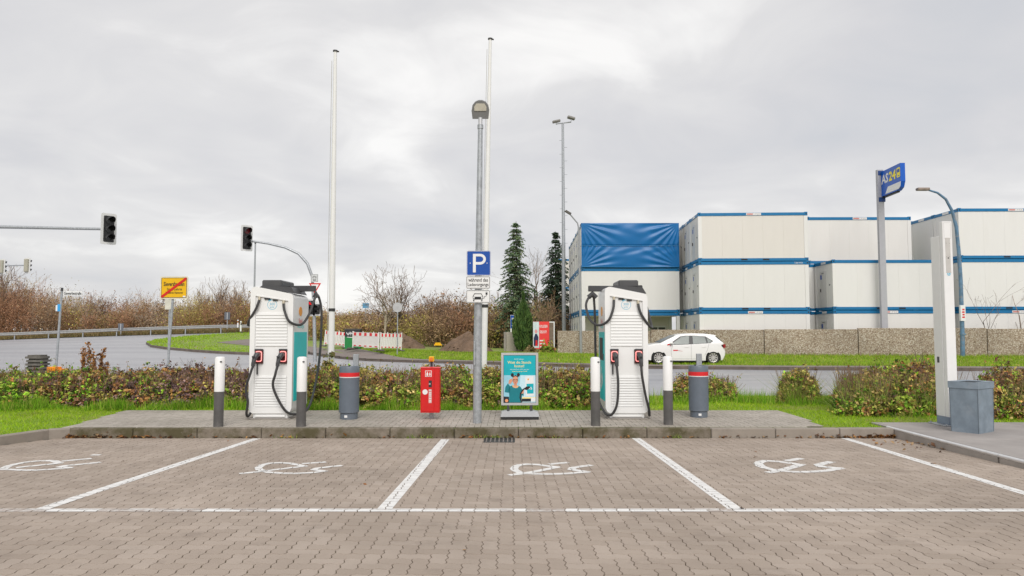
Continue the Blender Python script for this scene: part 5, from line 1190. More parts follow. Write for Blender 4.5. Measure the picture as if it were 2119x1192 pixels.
# ---- parked white hatchback
Y = 34.1; x0 = (1362 - 1059.5) / F * Y; cz0 = .068
T = thing('parked_car', 'white five door hatchback parked on the verge before the wall', 'car', (x0, Y + .87, cz0))
def arch(cx, r, n=12): return [(cx + r * math.cos(math.pi * k / n), .30 + r * math.sin(math.pi * k / n)) for k in range(n + 1)]
low = [(-.80, .22), (-.85, .34), (-.855, .52), (-.83, .66), (-.74, .80), (-.55, .885), (-.25, .945), (.07, .985), (.40, .955), (.85, .93), (1.5, .955), (2.3, .99), (2.75, 1.01), (3.07, 1.0), (3.13, .92), (3.17, .74), (3.215, .62), (3.21, .42), (3.15, .28), (3.02, .19)]
low += [(2.92, .19)] + [(x_, z_) for x_, z_ in arch(2.56, .355)] + [(2.20, .175), (.36, .175)] + [(x_, z_) for x_, z_ in arch(0, .355)] + [(-.36, .19)]
def inset(P, tz, ex):
    out = []
    for x_, z_ in P:
        zz2 = z_ - tz if z_ > .60 else z_; xx = x_ + ex if x_ < -.42 else (x_ - ex if x_ > 2.98 else x_); out.append((xx, zz2))
    return out
b = MB(); n = len(low); layers = [(-.872, inset(low, .07, .09)), (-.862, inset(low, .035, .05)), (-.80, inset(low, .0, .02)), (-.6, low), (.6, low), (.80, inset(low, 0, .02)), (.862, inset(low, .035, .05)), (.872, inset(low, .07, .09))]
V = []
for k, (y_, P) in enumerate(layers): V += [(x_ + (.10 * (abs(y_) / .87) ** 3 if x_ < -.5 else (-.07 * (abs(y_) / .87) ** 3 if x_ > 3.05 else 0)), y_, z_) for x_, z_ in P]
Fs = [(k * n + i, k * n + (i + 1) % n, (k + 1) * n + (i + 1) % n, (k + 1) * n + i) for k in range(7) for i in range(n)] + [tuple(range(n)), tuple(range(7 * n, 8 * n))]
body = b.add(V, Fs).build('body', CARW, T)
yy = lambda z: .845 - max(0, z - .93) * .52
gh = [(.05, .95), (.50, 1.175), (.93, 1.365), (1.2, 1.415), (1.6, 1.44), (2.1, 1.43), (2.5, 1.395), (2.76, 1.35), (2.72, 1.30), (3.08, .97)]
b = MB(); n = len(gh); V = [(x_, -yy(z_) + .0, z_) for x_, z_ in gh] + [(x_, yy(z_), z_) for x_, z_ in gh] + [(x_, -yy(z_) + .09, z_ + .012) for x_, z_ in gh] + [(x_, yy(z_) - .09, z_ + .012) for x_, z_ in gh]
Fs = [tuple(range(n)), tuple(range(n, 2 * n))] + [(i, i + 1, 2 * n + i + 1, 2 * n + i) for i in range(n - 1)] + [(n + i, n + i + 1, 3 * n + i + 1, 3 * n + i) for i in range(n - 1)] + [(2 * n + i, 2 * n + i + 1, 3 * n + i + 1, 3 * n + i) for i in range(n - 1)]
b.add(V, Fs).build('roof', CARW, T)
PILLAR = mat('pillar_black', (.03, .03, .032), .4)
CGL = mat('side_glass', (.13, .155, .145), .12, var=.2, scale=2, spec=.5)
def side(name, P, m, off=.006):
    for s in (-1, 1):
        bb = MB(); bb.add([(x_, s * (yy(z_) + off), z_) for x_, z_ in P], [tuple(range(len(P)))]); bb.build(name, m, T, False)
side('window_surround', [(.52, .955), (1.06, 1.30), (1.30, 1.335), (1.70, 1.34), (2.26, 1.30), (2.60, 1.08), (2.40, .965), (1.6, .935), (.80, .905)], PILLAR, .004)
side('front_window', [(.68, .985), (1.11, 1.275), (1.30, 1.31), (1.49, 1.315), (1.43, .945), (.82, .925)], CGL, .008); side('rear_window', [(1.645, 1.315), (1.95, 1.305), (2.22, 1.275), (2.27, .985), (1.63, .955)], CGL, .008); side('quarter_window', [(2.30, 1.245), (2.53, 1.08), (2.39, .99), (2.33, .985)], CGL, .008)
b = MB(); b.add([(.13, -.70, 1.0), (.13, .70, 1.0), (.86, .56, 1.352), (.86, -.56, 1.352)], [(0, 1, 2, 3)]); 
b.v = [(x_ - .012, y_, z_ + .016) for x_, y_, z_ in b.v]; b.build('windscreen', GLASS, T, False)
b = MB(); b.add([(2.80, -.56, 1.27), (2.80, .56, 1.27), (3.06, .64, 1.02), (3.06, -.64, 1.02)], [(0, 1, 2, 3)]); b.v = [(x_ + .03, y_, z_ + .02) for x_, y_, z_ in b.v]; b.build('rear_screen', GLASS, T, False)
SEAM = mat('panel_gap', (.18, .18, .18), .6)
for P in ([(.62, .30), (.58, .60), (.66, .90)], [(1.52, .22), (1.53, .93)], [(2.16, .42), (2.30, .70), (2.36, .95)], [(.62, .25), (2.1, .25)]):
    flat('door_gap', SEAM, T, stroke(P, .008), -.8775, .004)
for x_ in (1.32, 2.12): box('door_handle', CARW, T, x_ - .10, x_ + .10, -.895, -.86, .80, .825, ch=.008)
for s in (-1, 1):
    mr = MB(); mr.box(.50, .66, s * .89, s * 1.02, .93, 1.04, ch=.04); mr.build('mirror', CARW, T)
    MB().box(.54, .64, s * .80, s * .92, .92, .95).build('mirror_arm', BLACK, T)
    for cx in (0, 2.56):
        w_ = MB(); w_.v = []
        ring_ = [(.20, .02), (.285, .0), (.31, .03), (.312, .15), (.29, .19), (.2, .19)]; N = 28
        yb_ = s * .855
        V = [(cx + r_ * math.cos(6.2832 * k / N), yb_ - s * d_, .31 + r_ * math.sin(6.2832 * k / N)) for r_, d_ in ring_ for k in range(N)]
        ty = MB().add(V, [(i * N + k, i * N + (k + 1) % N, (i + 1) * N + (k + 1) % N, (i + 1) * N + k) for i in range(len(ring_) - 1) for k in range(N)]).build('wheel', TYRE, T)
        dk = MB(); dk.ext([(cx + .21 * math.cos(6.2832 * k / N), yb_ - s * .06, .31 + .21 * math.sin(6.2832 * k / N)) for k in range(N)], (0, -s * .02, 0)); dk.build('brake_disc', mat('wheel_dark', (.04, .04, .04), .6), ty)
        rm = MB(); rm.ring([(cx + .212 * math.cos(6.2832 * k / N), yb_ - s * .012, .31 + .212 * math.sin(6.2832 * k / N)) for k in range(N)], [(cx + .188 * math.cos(6.2832 * k / N), yb_ - s * .02, .31 + .188 * math.sin(6.2832 * k / N)) for k in range(N)], (0, -s * .03, 0))
        for k in range(10):
            a_ = 6.2832 * k / 10; c_, s2 = math.cos(a_), math.sin(a_); wd_ = .018
            rm.ext([(cx + .04 * c_ - wd_ * s2, yb_ - s * .022, .31 + .04 * s2 + wd_ * c_), (cx + .04 * c_ + wd_ * s2, yb_ - s * .022, .31 + .04 * s2 - wd_ * c_), (cx + .195 * c_ + .028 * s2, yb_ - s * .014, .31 + .195 * s2 - .028 * c_), (cx + .195 * c_ - .028 * s2, yb_ - s * .014, .31 + .195 * s2 + .028 * c_)], (0, -s * .02, 0))
        rm.ext([(cx + .05 * math.cos(.6283 * k), yb_ - s * .015, .31 + .05 * math.sin(.6283 * k)) for k in range(10)], (0, -s * .02, 0)); rm.build('rim', RIM, ty)
        al = MB(); V = [(cx + r_ * math.cos(math.pi * k / 16), s * (.868 - d_), .30 + r_ * math.sin(math.pi * k / 16)) for r_, d_ in ((.357, .0), (.354, .30)) for k in range(17)]; al.add(V, [(k, k + 1, 18 + k, 17 + k) for k in range(16)]); al.build('wheel_arch', BLACK, T)
    tl = MB(); tl.ext([(2.93, s * .842, .90), (3.17 - .04, s * .842, .95), (3.15, s * .842, .80), (3.06, s * .842, .745), (2.99, s * .842, .80)], (0, s * .03, 0)); tl.build('tail_light', mat('tail_light_red', (.30, .012, .015), .2), T)
    hl = MB(); hl.ext([(-.80, s * .80, .68), (-.50, s * .80, .74), (-.42, s * .80, .69), (-.55, s * .80, .60), (-.76, s * .80, .58)], (0, s * .06, 0)); hl.build('headlight', mat('headlight_glass', (.35, .37, .38), .1), T)
flat('door_lettering', REDREF, T, [[(.68, .625), (.90, .625), (.90, .675), (.68, .675)]], -.879, .003); flat('door_stripe', mat('faded_red', (.62, .35, .33), .4), T, [[(.91, .63), (1.12, .60), (1.12, .615), (.91, .66)]], -.879, .003); flat('mirror_stripe', REDREF, T, stroke([(.42, .90), (.55, .955)], .05) + stroke([(.55, .89), (.58, .84)], .02), -.882, .003)
box('sill', BLACK, T, .40, 2.16, -.845, .845, .12, .185); box('underbody', BLACK, T, -.6, 2.95, -.62, .62, .16, .4); tube('antenna', BLACK, T, [(2.35, 0, 1.41), (2.52, 0, 1.49)], .012, 6)

# ================================================================== VEGETATION
GREENS = [(.15, .31, .015), (.25, .42, .03), (.07, .15, .012), (.36, .46, .06)]
BROWNS = [(.30, .13, .045), (.17, .085, .045), (.42, .22, .07), (.09, .05, .035)]
PURPLE = [(.20, .12, .11), (.11, .065, .065), (.28, .18, .16)]
OLIVE = [(.30, .27, .05), (.42, .36, .09), (.17, .17, .035), (.48, .35, .13)]
def segs_quads(P0, P1, w0, w1, rng):
    d = unit(P1 - P0); a_ = unit(np.cross(d, rng.normal(size=d.shape))); w0 = np.asarray(w0).reshape(-1, 1) / 2; w1 = np.asarray(w1).reshape(-1, 1) / 2
    return np.stack([P0 - a_ * w0, P0 + a_ * w0, P1 + a_ * w1, P1 - a_ * w1], 1)
def branching(rng, n0, L0, spread, levels, kids, shrink=.62, up=.35, w0=.05, wmin=.008, base=None, base_r=.2):
    a_ = rng.uniform(0, 2 * np.pi, n0); r_ = rng.uniform(0, base_r, n0)
    P = np.stack([np.cos(a_) * r_, np.sin(a_) * r_, np.zeros(n0)], 1)
    D = unit(np.stack([np.cos(a_) * spread * rng.uniform(.3, 1, n0), np.sin(a_) * spread * rng.uniform(.3, 1, n0), np.ones(n0)], 1)); L = L0 * rng.uniform(.7, 1.2, n0); w_ = np.full(n0, w0)
    out = []
    for lv in range(levels):
        mid = P + D * (L * .5)[:, None]; D2 = unit(D + rng.normal(size=D.shape) * .13 + np.array([0, 0, .05])); E = mid + D2 * (L * .5)[:, None]; wm = np.maximum(w_ * .82, wmin); we = np.maximum(w_ * .66, wmin)
        out.append((P, mid, w_, wm)); out.append((mid, E, wm, we))
        if lv == levels - 1: break
        k = kids[lv] if isinstance(kids, (list, tuple)) else kids
        t = rng.uniform(.35, 1.0, (len(P), k)); t[:, 0] = 1
        NP = (P[:, None] + (mid - P)[:, None] * np.minimum(t * 2, 1)[..., None] + (E - mid)[:, None] * np.maximum(t * 2 - 1, 0)[..., None]).reshape(-1, 3)
        ND = unit((np.repeat(D2, k, 0) + rng.normal(size=(len(P) * k, 3)) * .55 + np.array([0, 0, up])))
        L = np.repeat(L, k) * shrink * rng.uniform(.65, 1.25, len(P) * k); w_ = np.maximum(np.repeat(we, k) * .72, wmin); P, D = NP, ND
    return [np.concatenate([o[i] for o in out]) for i in range(4)]
def tubes_from(segs, n=5):
    b = MB()
    for p0, p1, a_, c_ in zip(*segs): b.tube([p0, p1], [a_ / 2, c_ / 2], n, False)
    return b
def hedge(name, label, cat, x0, x1, yf, yb, h, n, colf, size=.04, seed=1, group=None, up=.5, rag=.3, skew=0., grassy=0., shoots=1., lowleft=0.):
    rng = np.random.default_rng(seed); T = thing(name, label, cat, ((x0 + x1) / 2, (yf + yb) / 2, .06), 0, group); cx, cy = (x0 + x1) / 2, (yf + yb) / 2
    per = 11; n = n // per                      # sprigs, each bearing a handful of leaves
    x = rng.uniform(x0, x1, n); v = rng.uniform(0, 1, n) ** 1.15; front = yf + .16 * vnoise(x, 0, 1.7, seed); y = front + (yb - front) * v
    ex = np.clip(np.minimum(x - x0, x1 - x) / (.45 * h), 0, 1) ** .5
    top = h * (1 - rag * .5 + rag * vnoise(x, y, 1.3, seed) * .9 + .10 * vnoise(x, y, 5.1, seed + 3)) * np.clip(np.minimum(v / .22, (1 - v) / .15), 0, 1) ** .42 * (.35 + .65 * ex) * (1 - lowleft * np.clip(1 - (x - x0) / (.55 * (x1 - x0)), 0, 1))
    u = rng.uniform(0, 1, n) ** .55; z = np.maximum(.02, top * u) + rng.exponential(.025, n) * (u > .85)
    clump = vnoise(x * 1.0, y * 1.2 + z * 2.5, 4.3, seed + 7); keep = rng.random(n) < np.clip(.62 + .75 * clump, .12, 1); x, y, z, v = x[keep], y[keep], z[keep], v[keep]; n = len(x)
    P = np.stack([x - cx + skew * (y - cy), y - cy, z], 1); o = np.zeros((n, 3)); o[:, 1] = -.9 * (v < .5)
    Cs = np.clip(np.repeat(colf(x, z / h, rng), per, 0) * rng.uniform(.55, 1.35, (n * per, 1)) * np.repeat(rng.uniform(.75, 1.25, n), per)[:, None], 0, 1); mixm = rng.random(n * per) < .10; Cs[mixm] = np.repeat(colf(x, z / h, rng), per, 0)[mixm]
    sdir = unit(rng.normal(size=(n, 3)) + np.array([0, -.5, .8])) * .075; Pl = np.repeat(P, per, 0) + np.repeat(sdir, per, 0) * rng.uniform(-1, 1.3, (n * per, 1)) + rng.normal(0, .017, (n * per, 3)); Pl[:, 2] = np.maximum(Pl[:, 2], .015)
    poly_obj('foliage', leaves(Pl, size, up, .6, rng, np.repeat(o, per, 0)), Cs, FOL, T)
    n = n * per
    m = max(60, n // 22); P0 = np.stack([rng.uniform(x0 + .1, x1 - .1, m) - cx, rng.uniform(yf + .2, yb - .1, m) - cy, np.zeros(m)], 1); P1 = P0 + np.stack([rng.normal(0, .12, m), rng.normal(0, .12, m), h * rng.uniform(.5, 1.12, m)], 1)
    P0[:, 0] += skew * P0[:, 1]; P1[:, 0] += skew * P0[:, 1]
    poly_obj('stems', segs_quads(P0, P1, .012, .005, rng), pick([(.16, .10, .06), (.24, .16, .10)], m, rng), TWIG, T)
    if shoots:                                  # single shoots standing out of the mass, with a few leaves each
        k = int((x1 - x0) * 16 * shoots); sx_ = rng.uniform(x0 + .1, x1 - .1, k); sv = rng.uniform(.05, .8, k); B = np.stack([sx_ - cx, yf + (yb - yf) * sv - cy, np.full(k, h * .6)], 1); B[:, 0] += skew * B[:, 1]
        E = B + np.stack([rng.normal(0, .12, k), rng.normal(-.03, .10, k), h * rng.uniform(.38, .85, k) * np.clip(sv / .2, .2, 1)], 1); t = rng.uniform(.35, 1.0, (k, 7)); lp = (B[:, None] + (E - B)[:, None] * t[..., None]).reshape(-1, 3) + rng.normal(0, .02, (k * 7, 3))
        sh_ = poly_obj('shoots', np.concatenate([segs_quads(B, E, .008, .004, rng), leaves(lp, size * .9, .3, .55, rng)]), np.concatenate([pick([(.2, .13, .08)], k, rng), colf(np.repeat(sx_, 7), np.ones(k * 7), rng)]), FOL, T); sh_['kind'] = 'stuff'
    if grassy:
        k = int(grassy); gx_ = rng.uniform(x0, x1, k); gv = rng.uniform(0, .9, k); B = np.stack([gx_ - cx, yf + (yb - yf) * gv - cy, np.full(k, .0)], 1); B[:, 0] += skew * B[:, 1]; bl_ = blades(B, h * .78, .014, .42, rng); ee = np.clip(np.minimum(gx_ - x0, x1 - gx_) / (.4 * h), .25, 1); bl_[:, 2, 2] *= ee
        poly_obj('grass_stems', bl_, pick([(.28, .40, .06), (.40, .40, .14), (.20, .33, .04), (.48, .40, .18)], k, rng, .25), GRASSM, T, 3)
    return T
def zone(stops):
    xs_ = [s_[0] for s_ in stops]
    def f(x, zr, rng):
        n = len(x); Wt = np.stack([np.interp(x + rng.normal(0, .25, n), xs_, [s_[1][k] for s_ in stops]) for k in range(4)], 1)
        pn = .5 + .5 * vnoise(x * 1.4, zr * 1.6, 1.9, 4); pq_ = .5 + .5 * vnoise(x * 1.1, zr * 2.0, 2.6, 9); Wt[:, 0] *= .08 + 2.4 * pn ** 2; Wt[:, 1] *= .3 + 1.5 * pq_; Wt[:, 3] *= .2 + 1.9 * (1 - pq_); Wt[:, 2] *= .3 + 1.4 * (1 - pn); Wt /= Wt.sum(1, keepdims=True); r_ = rng.random(n); cs = np.cumsum(Wt, 1); k = (r_[:, None] > cs).sum(1).clip(0, 3)
        C = np.zeros((n, 3))
        for q, pal in enumerate((GREENS, BROWNS, PURPLE, OLIVE)):
            m = k == q; C[m] = pick(pal, int(m.sum()), rng, .3) * 1.15
        return C
    return f
hx = lambda px, Y=15.4: (px - 1059.5) / F * Y
hedge('hedge', 'low hedge of green bramble leaves at the far left', 'hedge', -13.5, hx(235), 14.5, 17.0, .68, 86000, zone([(-13, (1.1, .2, .04, .25)), (hx(120), (1.0, .25, .05, .25)), (hx(235), (.25, .5, .1, .2))]), .026, 21)
hedge('hedge', 'rust and purple leaved hedge left of the left charger', 'hedge', hx(225), hx(560), 14.6, 17.0, .68, 84000, zone([(hx(230), (.25, .45, .1, .25)), (hx(330), (.15, .45, .25, .2)), (hx(430), (.1, .25, .55, .15)), (hx(560), (.12, .2, .5, .25))]), .026, 22)
hedge('hedge', 'olive brown hedge between the left charger and the lamp post', 'hedge', hx(550), hx(985), 14.5, 17.0, .70, 100000, zone([(hx(560), (.25, .2, .3, .35)), (hx(680), (.35, .2, .05, .6)), (hx(985), (.4, .18, .02, .6))]), .025, 23)
hedge('hedge', 'olive hedge behind the advertising poster', 'hedge', hx(975), hx(1238), 14.5, 17.0, .74, 70000, zone([(hx(985), (.45, .18, .02, .55)), (hx(1238), (.6, .12, .0, .45))]), .025, 24)
hedge('bush', 'small round bush right of the right charger', 'bush', hx(1392, 16.5), hx(1522, 16.5), 15.9, 17.2, .52, 19000, zone([(0, (.35, .3, .05, .4)), (9, (.35, .3, .05, .4))]), .024, 25, skew=.25, grassy=1500)
hedge('bush', 'lone mound shaped bush on the lawn before the road', 'bush', hx(1608, 16), hx(1684, 16), 15.4, 16.5, .66, 16000, zone([(0, (.3, .25, .0, .55)), (9, (.3, .25, .0, .55))]), .023, 26, skew=.37, grassy=2600)
hedge('bush', 'large ragged bush left of the white pillar', 'bush', hx(1722, 14.6), hx(1968, 14.6), 13.2, 16.0, .78, 80000, zone([(hx(1715, 14.5), (.9, .05, .0, .4)), (hx(1820, 14.5), (.5, .25, .0, .5)), (hx(1962, 14.5), (.2, .5, .02, .45))]), .025, 27, skew=.45, grassy=5200, lowleft=.3)
hedge('bush', 'rusty leaved bush right of the galvanised bin', 'bush', hx(2035, 13.6), hx(2035, 13.6) + 4.2, 12.7, 15.2, .76, 72000, zone([(0, (.2, .5, .03, .35)), (14, (.3, .4, .03, .35))]), .025, 28, skew=.6, grassy=2500)
hedge('bush', 'green bush at the foot of the red banner', 'bush', A(1117, 730, 44.6)[0], A(1152, 730, 44.6)[0], 44.4, 45.6, .75, 2600, zone([(0, (.8, .1, .0, .2)), (9, (.8, .1, .0, .2))]), .075, 29)
hedge('bush', 'dry straw coloured tuft below the cypress', 'bush', A(1085, 730, 45)[0], A(1112, 730, 45)[0], 45.2, 46.2, .5, 1500, lambda x, z, rng: pick([(.34, .25, .13), (.28, .19, .09), (.22, .2, .08)], len(x), rng), .075, 30)
# grass: lawn blades, longer tufts along hedges, verge
def region_pts(n, x0, x1, y0, y1, ok, rng): 
    P = np.stack([rng.uniform(x0, x1, n), rng.uniform(y0, y1, n)], 1); return P[ok(P[:, 0], P[:, 1])]
ISLx = [p[0] for p in ISL]
rng = np.random.default_rng(40)
def lawn_ok(x, y):
    left = np.interp(y, [6, 8.5, 10.3, 11.53, 11.6, ISL[4][1]], [-8.40, -8.1, -7.63, -7.2, -7.08, ISL[4][0]]); right = np.interp(y, [11.53, ISL[1][1], ISL[2][1], ISL[3][1]], [5.94, ISL[1][0] + .02, ISL[2][0] + .02, ISL[3][0] + .02])
    isl_ = (x > left) & (x < right) & (y < ISL[3][1] + .02); low_ = (y < 11.56) & (x > left)
    plat = (x > 5.9) & (y < 12.2); return ~(isl_ | low_ | plat) & (np.abs(x) < .78 * y + 1.5)
GP = region_pts(210000, -14, 13, 7, 17.3, lawn_ok, rng); GZv = np.full(len(GP), .07)
P3 = np.column_stack([GP, GZv]); gl_ = pick([(.30, .48, .012), (.37, .54, .02), (.22, .38, .01), (.44, .50, .07)], len(P3), rng, .25, [.4, .3, .2, .1])
dryf = (vnoise(P3[:, 0], P3[:, 1], 1.1, 8) > .55)[:, None]; gl_ = np.where(dryf & (rng.random((len(P3), 1)) < .5), np.array([[.38, .38, .12]]), gl_)
tag(poly_obj('lawn_grass', blades(P3, .052, .011, .7, rng), gl_, GRASSM, None, 3), 'short bright green grass round the paved charging island', 'grass', kind='stuff')
n = 26000; tx = np.concatenate([rng.uniform(-13, hx(1235), n), rng.uniform(hx(1235), hx(1620), n // 5), rng.uniform(hx(1700, 14.5), hx(1962, 14.5), n // 4), rng.uniform(hx(1600, 16), hx(1700, 16), n // 12)])
ty = np.concatenate([14.35 + rng.normal(0, .16, n) + .22 * vnoise(tx[:n], 0, 1.3, 3), 15.7 + rng.normal(0, .25, n // 5), 13.2 + rng.normal(0, .22, n // 4) + np.abs(rng.normal(0, .5, n // 4)), 15.3 + rng.normal(0, .2, n // 12)])
keep = lawn_ok(tx, ty) & (ty > 12.6) & (rng.random(len(tx)) < np.clip(.45 + 1.1 * vnoise(tx, ty, 2.7, 12), .08, 1)); P3 = np.column_stack([tx, ty, np.full(len(tx), .07)])[keep]
hgt = np.clip(.155 * (1 + 1.1 * vnoise(P3[:, 0], P3[:, 1], 1.9, 5) + .5 * vnoise(P3[:, 0], P3[:, 1], 6.3, 6)), .05, .5); bl = blades(P3, .2, .012, .32, rng); bl[:, 2, 2] = .07 + hgt * rng.uniform(.4, 1.3, len(P3))
tag(poly_obj('tall_grass', bl, pick([(.19, .41, .015), (.27, .49, .025), (.12, .28, .01), (.38, .43, .08)], len(P3), rng, .25), GRASSM, None, 3), 'longer grass tufts along the foot of the hedges', 'grass', kind='stuff')
n = 90000; vx = rng.uniform(-12.5, 28, n); vt = rng.uniform(0, 9, n); pwx = np.interp(vx, [-14, -10.5, -8, -5.5, -3, 30], [7, 6.2, 4.6, 2.1, 1.8, 1.8]); vy = yk(vx) + vt
wally = np.interp(vx, [p[0] for p in WP], [p[1] for p in WP]); ok = (vt > pwx + .05) & ((vy < wally - .02) | (vx < 2.7)); P3 = np.column_stack([vx, vy, verge_z(vx, vy)])[ok]
near_wall = np.clip(1 - (wally[ok] - P3[:, 1]) / 1.2, 0, 1) * (P3[:, 0] > 2.7)
bl = blades(P3, .11, .028, .4, rng); bl[:, 2, 2] += .16 * near_wall * rng.random(len(P3))
tag(poly_obj('verge_grass', bl, pick([(.26, .44, .02), (.34, .50, .03), (.19, .34, .015), (.42, .42, .10)], len(P3), rng, .25), GRASSM, None, 3), 'green grass on the far verge before the pebble wall', 'grass', kind='stuff')
cxy = np.array(TP); n = 16000; ix = rng.uniform(cxy[:, 0].min(), cxy[:, 0].max(), n); iy = rng.uniform(cxy[:, 1].min(), cxy[:, 1].max(), n)
ok = np.array([inpoly(a_, b_, TP) and not inpoly(a_, b_, IPt) for a_, b_ in zip(ix, iy)]); P3 = np.column_stack([ix, iy, rise(ix, iy) + .12])[ok]
tag(poly_obj('traffic_island_grass', blades(P3, .12, .06, .4, rng), pick([(.31, .50, .02), (.37, .54, .03), (.25, .41, .02)], len(P3), rng, .2), GRASSM, None, 3), 'bright green grass on the traffic island', 'grass', kind='stuff')
n = 30000; ex_ = rng.uniform(-80, -9, n); ey_ = yr(ex_) - 1.1 + rng.exponential(1.2, n); P3 = np.column_stack([ex_, ey_, rise(ex_, ey_) + .03])
tag(poly_obj('dry_grass', blades(P3, .38, .05, .4, rng), pick([(.34, .25, .11), (.27, .2, .09), (.22, .22, .08), (.4, .31, .16)], n, rng, .2), GRASSM, None, 3), 'dry straw coloured grass behind the guard rail', 'grass', kind='stuff')
# fallen leaves in the kerb corners
q = []; 
for (px, py, sx, sy, n) in ((160, 897, .28, .09, 160), (230, 903, .5, .06, 120), (1790, 893, .22, .10, 150), (1740, 897, .4, .06, 70), (1900, 925, .25, .35, 40), (1040, 905, .8, .03, 50), (1500, 903, 1.6, .03, 60), (600, 906, 1.6, .03, 60)):
    cx, cy = GL(px, py); X = rng.normal(cx, sx, n); Yv = np.minimum(rng.normal(cy, sy, n), 11.37); X = np.minimum(X, 5.92); q.append(np.column_stack([X, Yv, lot_z(Yv) + .012 + rng.exponential(.012, n)]))
n = 260; X = rng.uniform(-5, 5.5, n); Yv = rng.uniform(5, 11.2, n); q.append(np.column_stack([X, Yv, lot_z(Yv) + .006])[::26])
q = np.concatenate(q); tag(poly_obj('leaf_litter', leaves(q, .028, 1.2, .6, rng), pick(BROWNS + [(.33, .22, .12)], len(q), rng), FOL), 'fallen brown leaves gathered in the kerb corners', 'leaves', kind='stuff')

kw_ = []
for px, n, sp in ((1020, 60, .16), (880, 26, .08), (850, 14, .05), (600, 14, .10), (1150, 12, .1), (1395, 16, .06), (40, 40, .25)):
    cx, cy = GL(px, 905); kw_.append(np.column_stack([rng.normal(cx, sp, n), 11.372 - rng.exponential(.012, n), np.full(n, lot_z(11.37))]))
kw_ = np.concatenate(kw_); tag(poly_obj('kerb_weeds', blades(kw_, .07, .012, .6, rng), pick([(.2, .33, .04), (.3, .36, .08)], len(kw_), rng), GRASSM, None, 3), 'small weeds sprouting at the foot of the kerb', 'weeds', kind='stuff')

# thicket of bare shrubs on the horizon
rng = np.random.default_rng(77)
PAL = [[(.40, .22, .13), (.32, .17, .10)], [(.46, .31, .17), (.38, .25, .14)], [(.36, .28, .10), (.42, .31, .13)], [(.25, .16, .10), (.20, .13, .09)], [(.40, .32, .25), (.34, .27, .21)]]
LEAFC = [[(.42, .22, .12), (.34, .19, .11)], [(.44, .31, .17), (.38, .26, .15)], [(.42, .36, .09), (.50, .42, .11)], [(.25, .16, .09), (.31, .2, .11)], [(.42, .28, .19), (.36, .28, .18)]]
def thicket(name, label, spots, seed):
    rng = np.random.default_rng(seed); Q = []; C = []; LQ = []; LC = []
    for (x, y, z, h, wd, pal, dens) in spots:
        s_ = branching(rng, 9, h * .42, wd / h * .9, 5, (3, 3, 3, 2), .60, .22, .05 + .006 * h, .022, None, wd * .30)
        for a_ in s_[:2]: a_ += np.array([x, y, z])
        Q.append(segs_quads(*s_, rng)); C.append(pick(PAL[pal], len(s_[0]), rng, .25))
        m = int(dens); t = rng.normal(size=(m, 3)) * np.array([wd * .36, wd * .36, h * .22]) + np.array([x, y, z + h * .42]); t = t[t[:, 2] > z]
        LQ.append(leaves(t, .075, .2, .5, rng)); LC.append(pick(LEAFC[pal], len(t), rng, .3))
    Q = np.concatenate(Q + LQ); C = np.concatenate(C + LC)
    return tag(poly_obj(name, Q, C, TWIG), label, 'thicket', kind='stuff')
prof = ([-60, 0, 60, 130, 200, 270, 330, 400, 470, 540, 600, 660, 720, 780], [556, 560, 580, 600, 608, 618, 616, 606, 600, 606, 620, 634, 640, 640])
spots = []
for row, (dY, k) in enumerate(((6, 1.0), (11, 1.06), (16, 1.1))):
    for px in np.arange(-70, 790, 17):
        pxj = px + rng.uniform(-8, 8); Yq = 80 + dY + rng.uniform(-1.5, 1.5) - 3 * (pxj > 350); x = (pxj - 1059.5) / F * Yq; z = float(rise(x, Yq)); top_ = A(0, np.interp(pxj, *prof) + rng.uniform(-10, 16), Yq)[1]; h = max(2.2, (top_ - z) * (.78 if row == 0 else 1.0))
        pal = int(rng.choice([0, 1, 2, 3, 4], p=[.34, .24, .18, .12, .12] if pxj < 330 else [.18, .26, .26, .18, .12])); spots.append((x, Yq, z, h, 2.6, pal, 620))
thicket('thicket', 'rusty brown bare thicket along the horizon at left', spots, 78)
spots = []
profm = ([640, 700, 760, 830, 880, 940, 1000, 1040, 1080, 1150], [640, 646, 642, 634, 616, 602, 612, 622, 616, 616])
for row, (Yb, kk) in enumerate(((56, .82), (60, .95), (65, 1.05))):
    for px in np.arange(650, 1150, 15):
        pxj = px + rng.uniform(-7, 7); Yq = Yb + rng.uniform(-1, 1) + (4 if pxj < 850 else 0); x = (pxj - 1059.5) / F * Yq; z = float(verge_z(x, Yq)); top_ = A(0, np.interp(pxj, *profm) + rng.uniform(-8, 14), Yq)[1]; h = max(1.6, (top_ - z) * kk)
        if row == 0 and (840 < pxj < 870): continue
        pal = int(rng.choice([0, 1, 2, 3, 4], p=[.15, .15, .38, .27, .05] if pxj < 850 or pxj > 1000 else [.2, .08, .07, .6, .05])); spots.append((x, Yq, z, h, 1.9, pal, 520))
thicket('thicket', 'dark brown bare thicket behind the soil heaps', spots, 79)
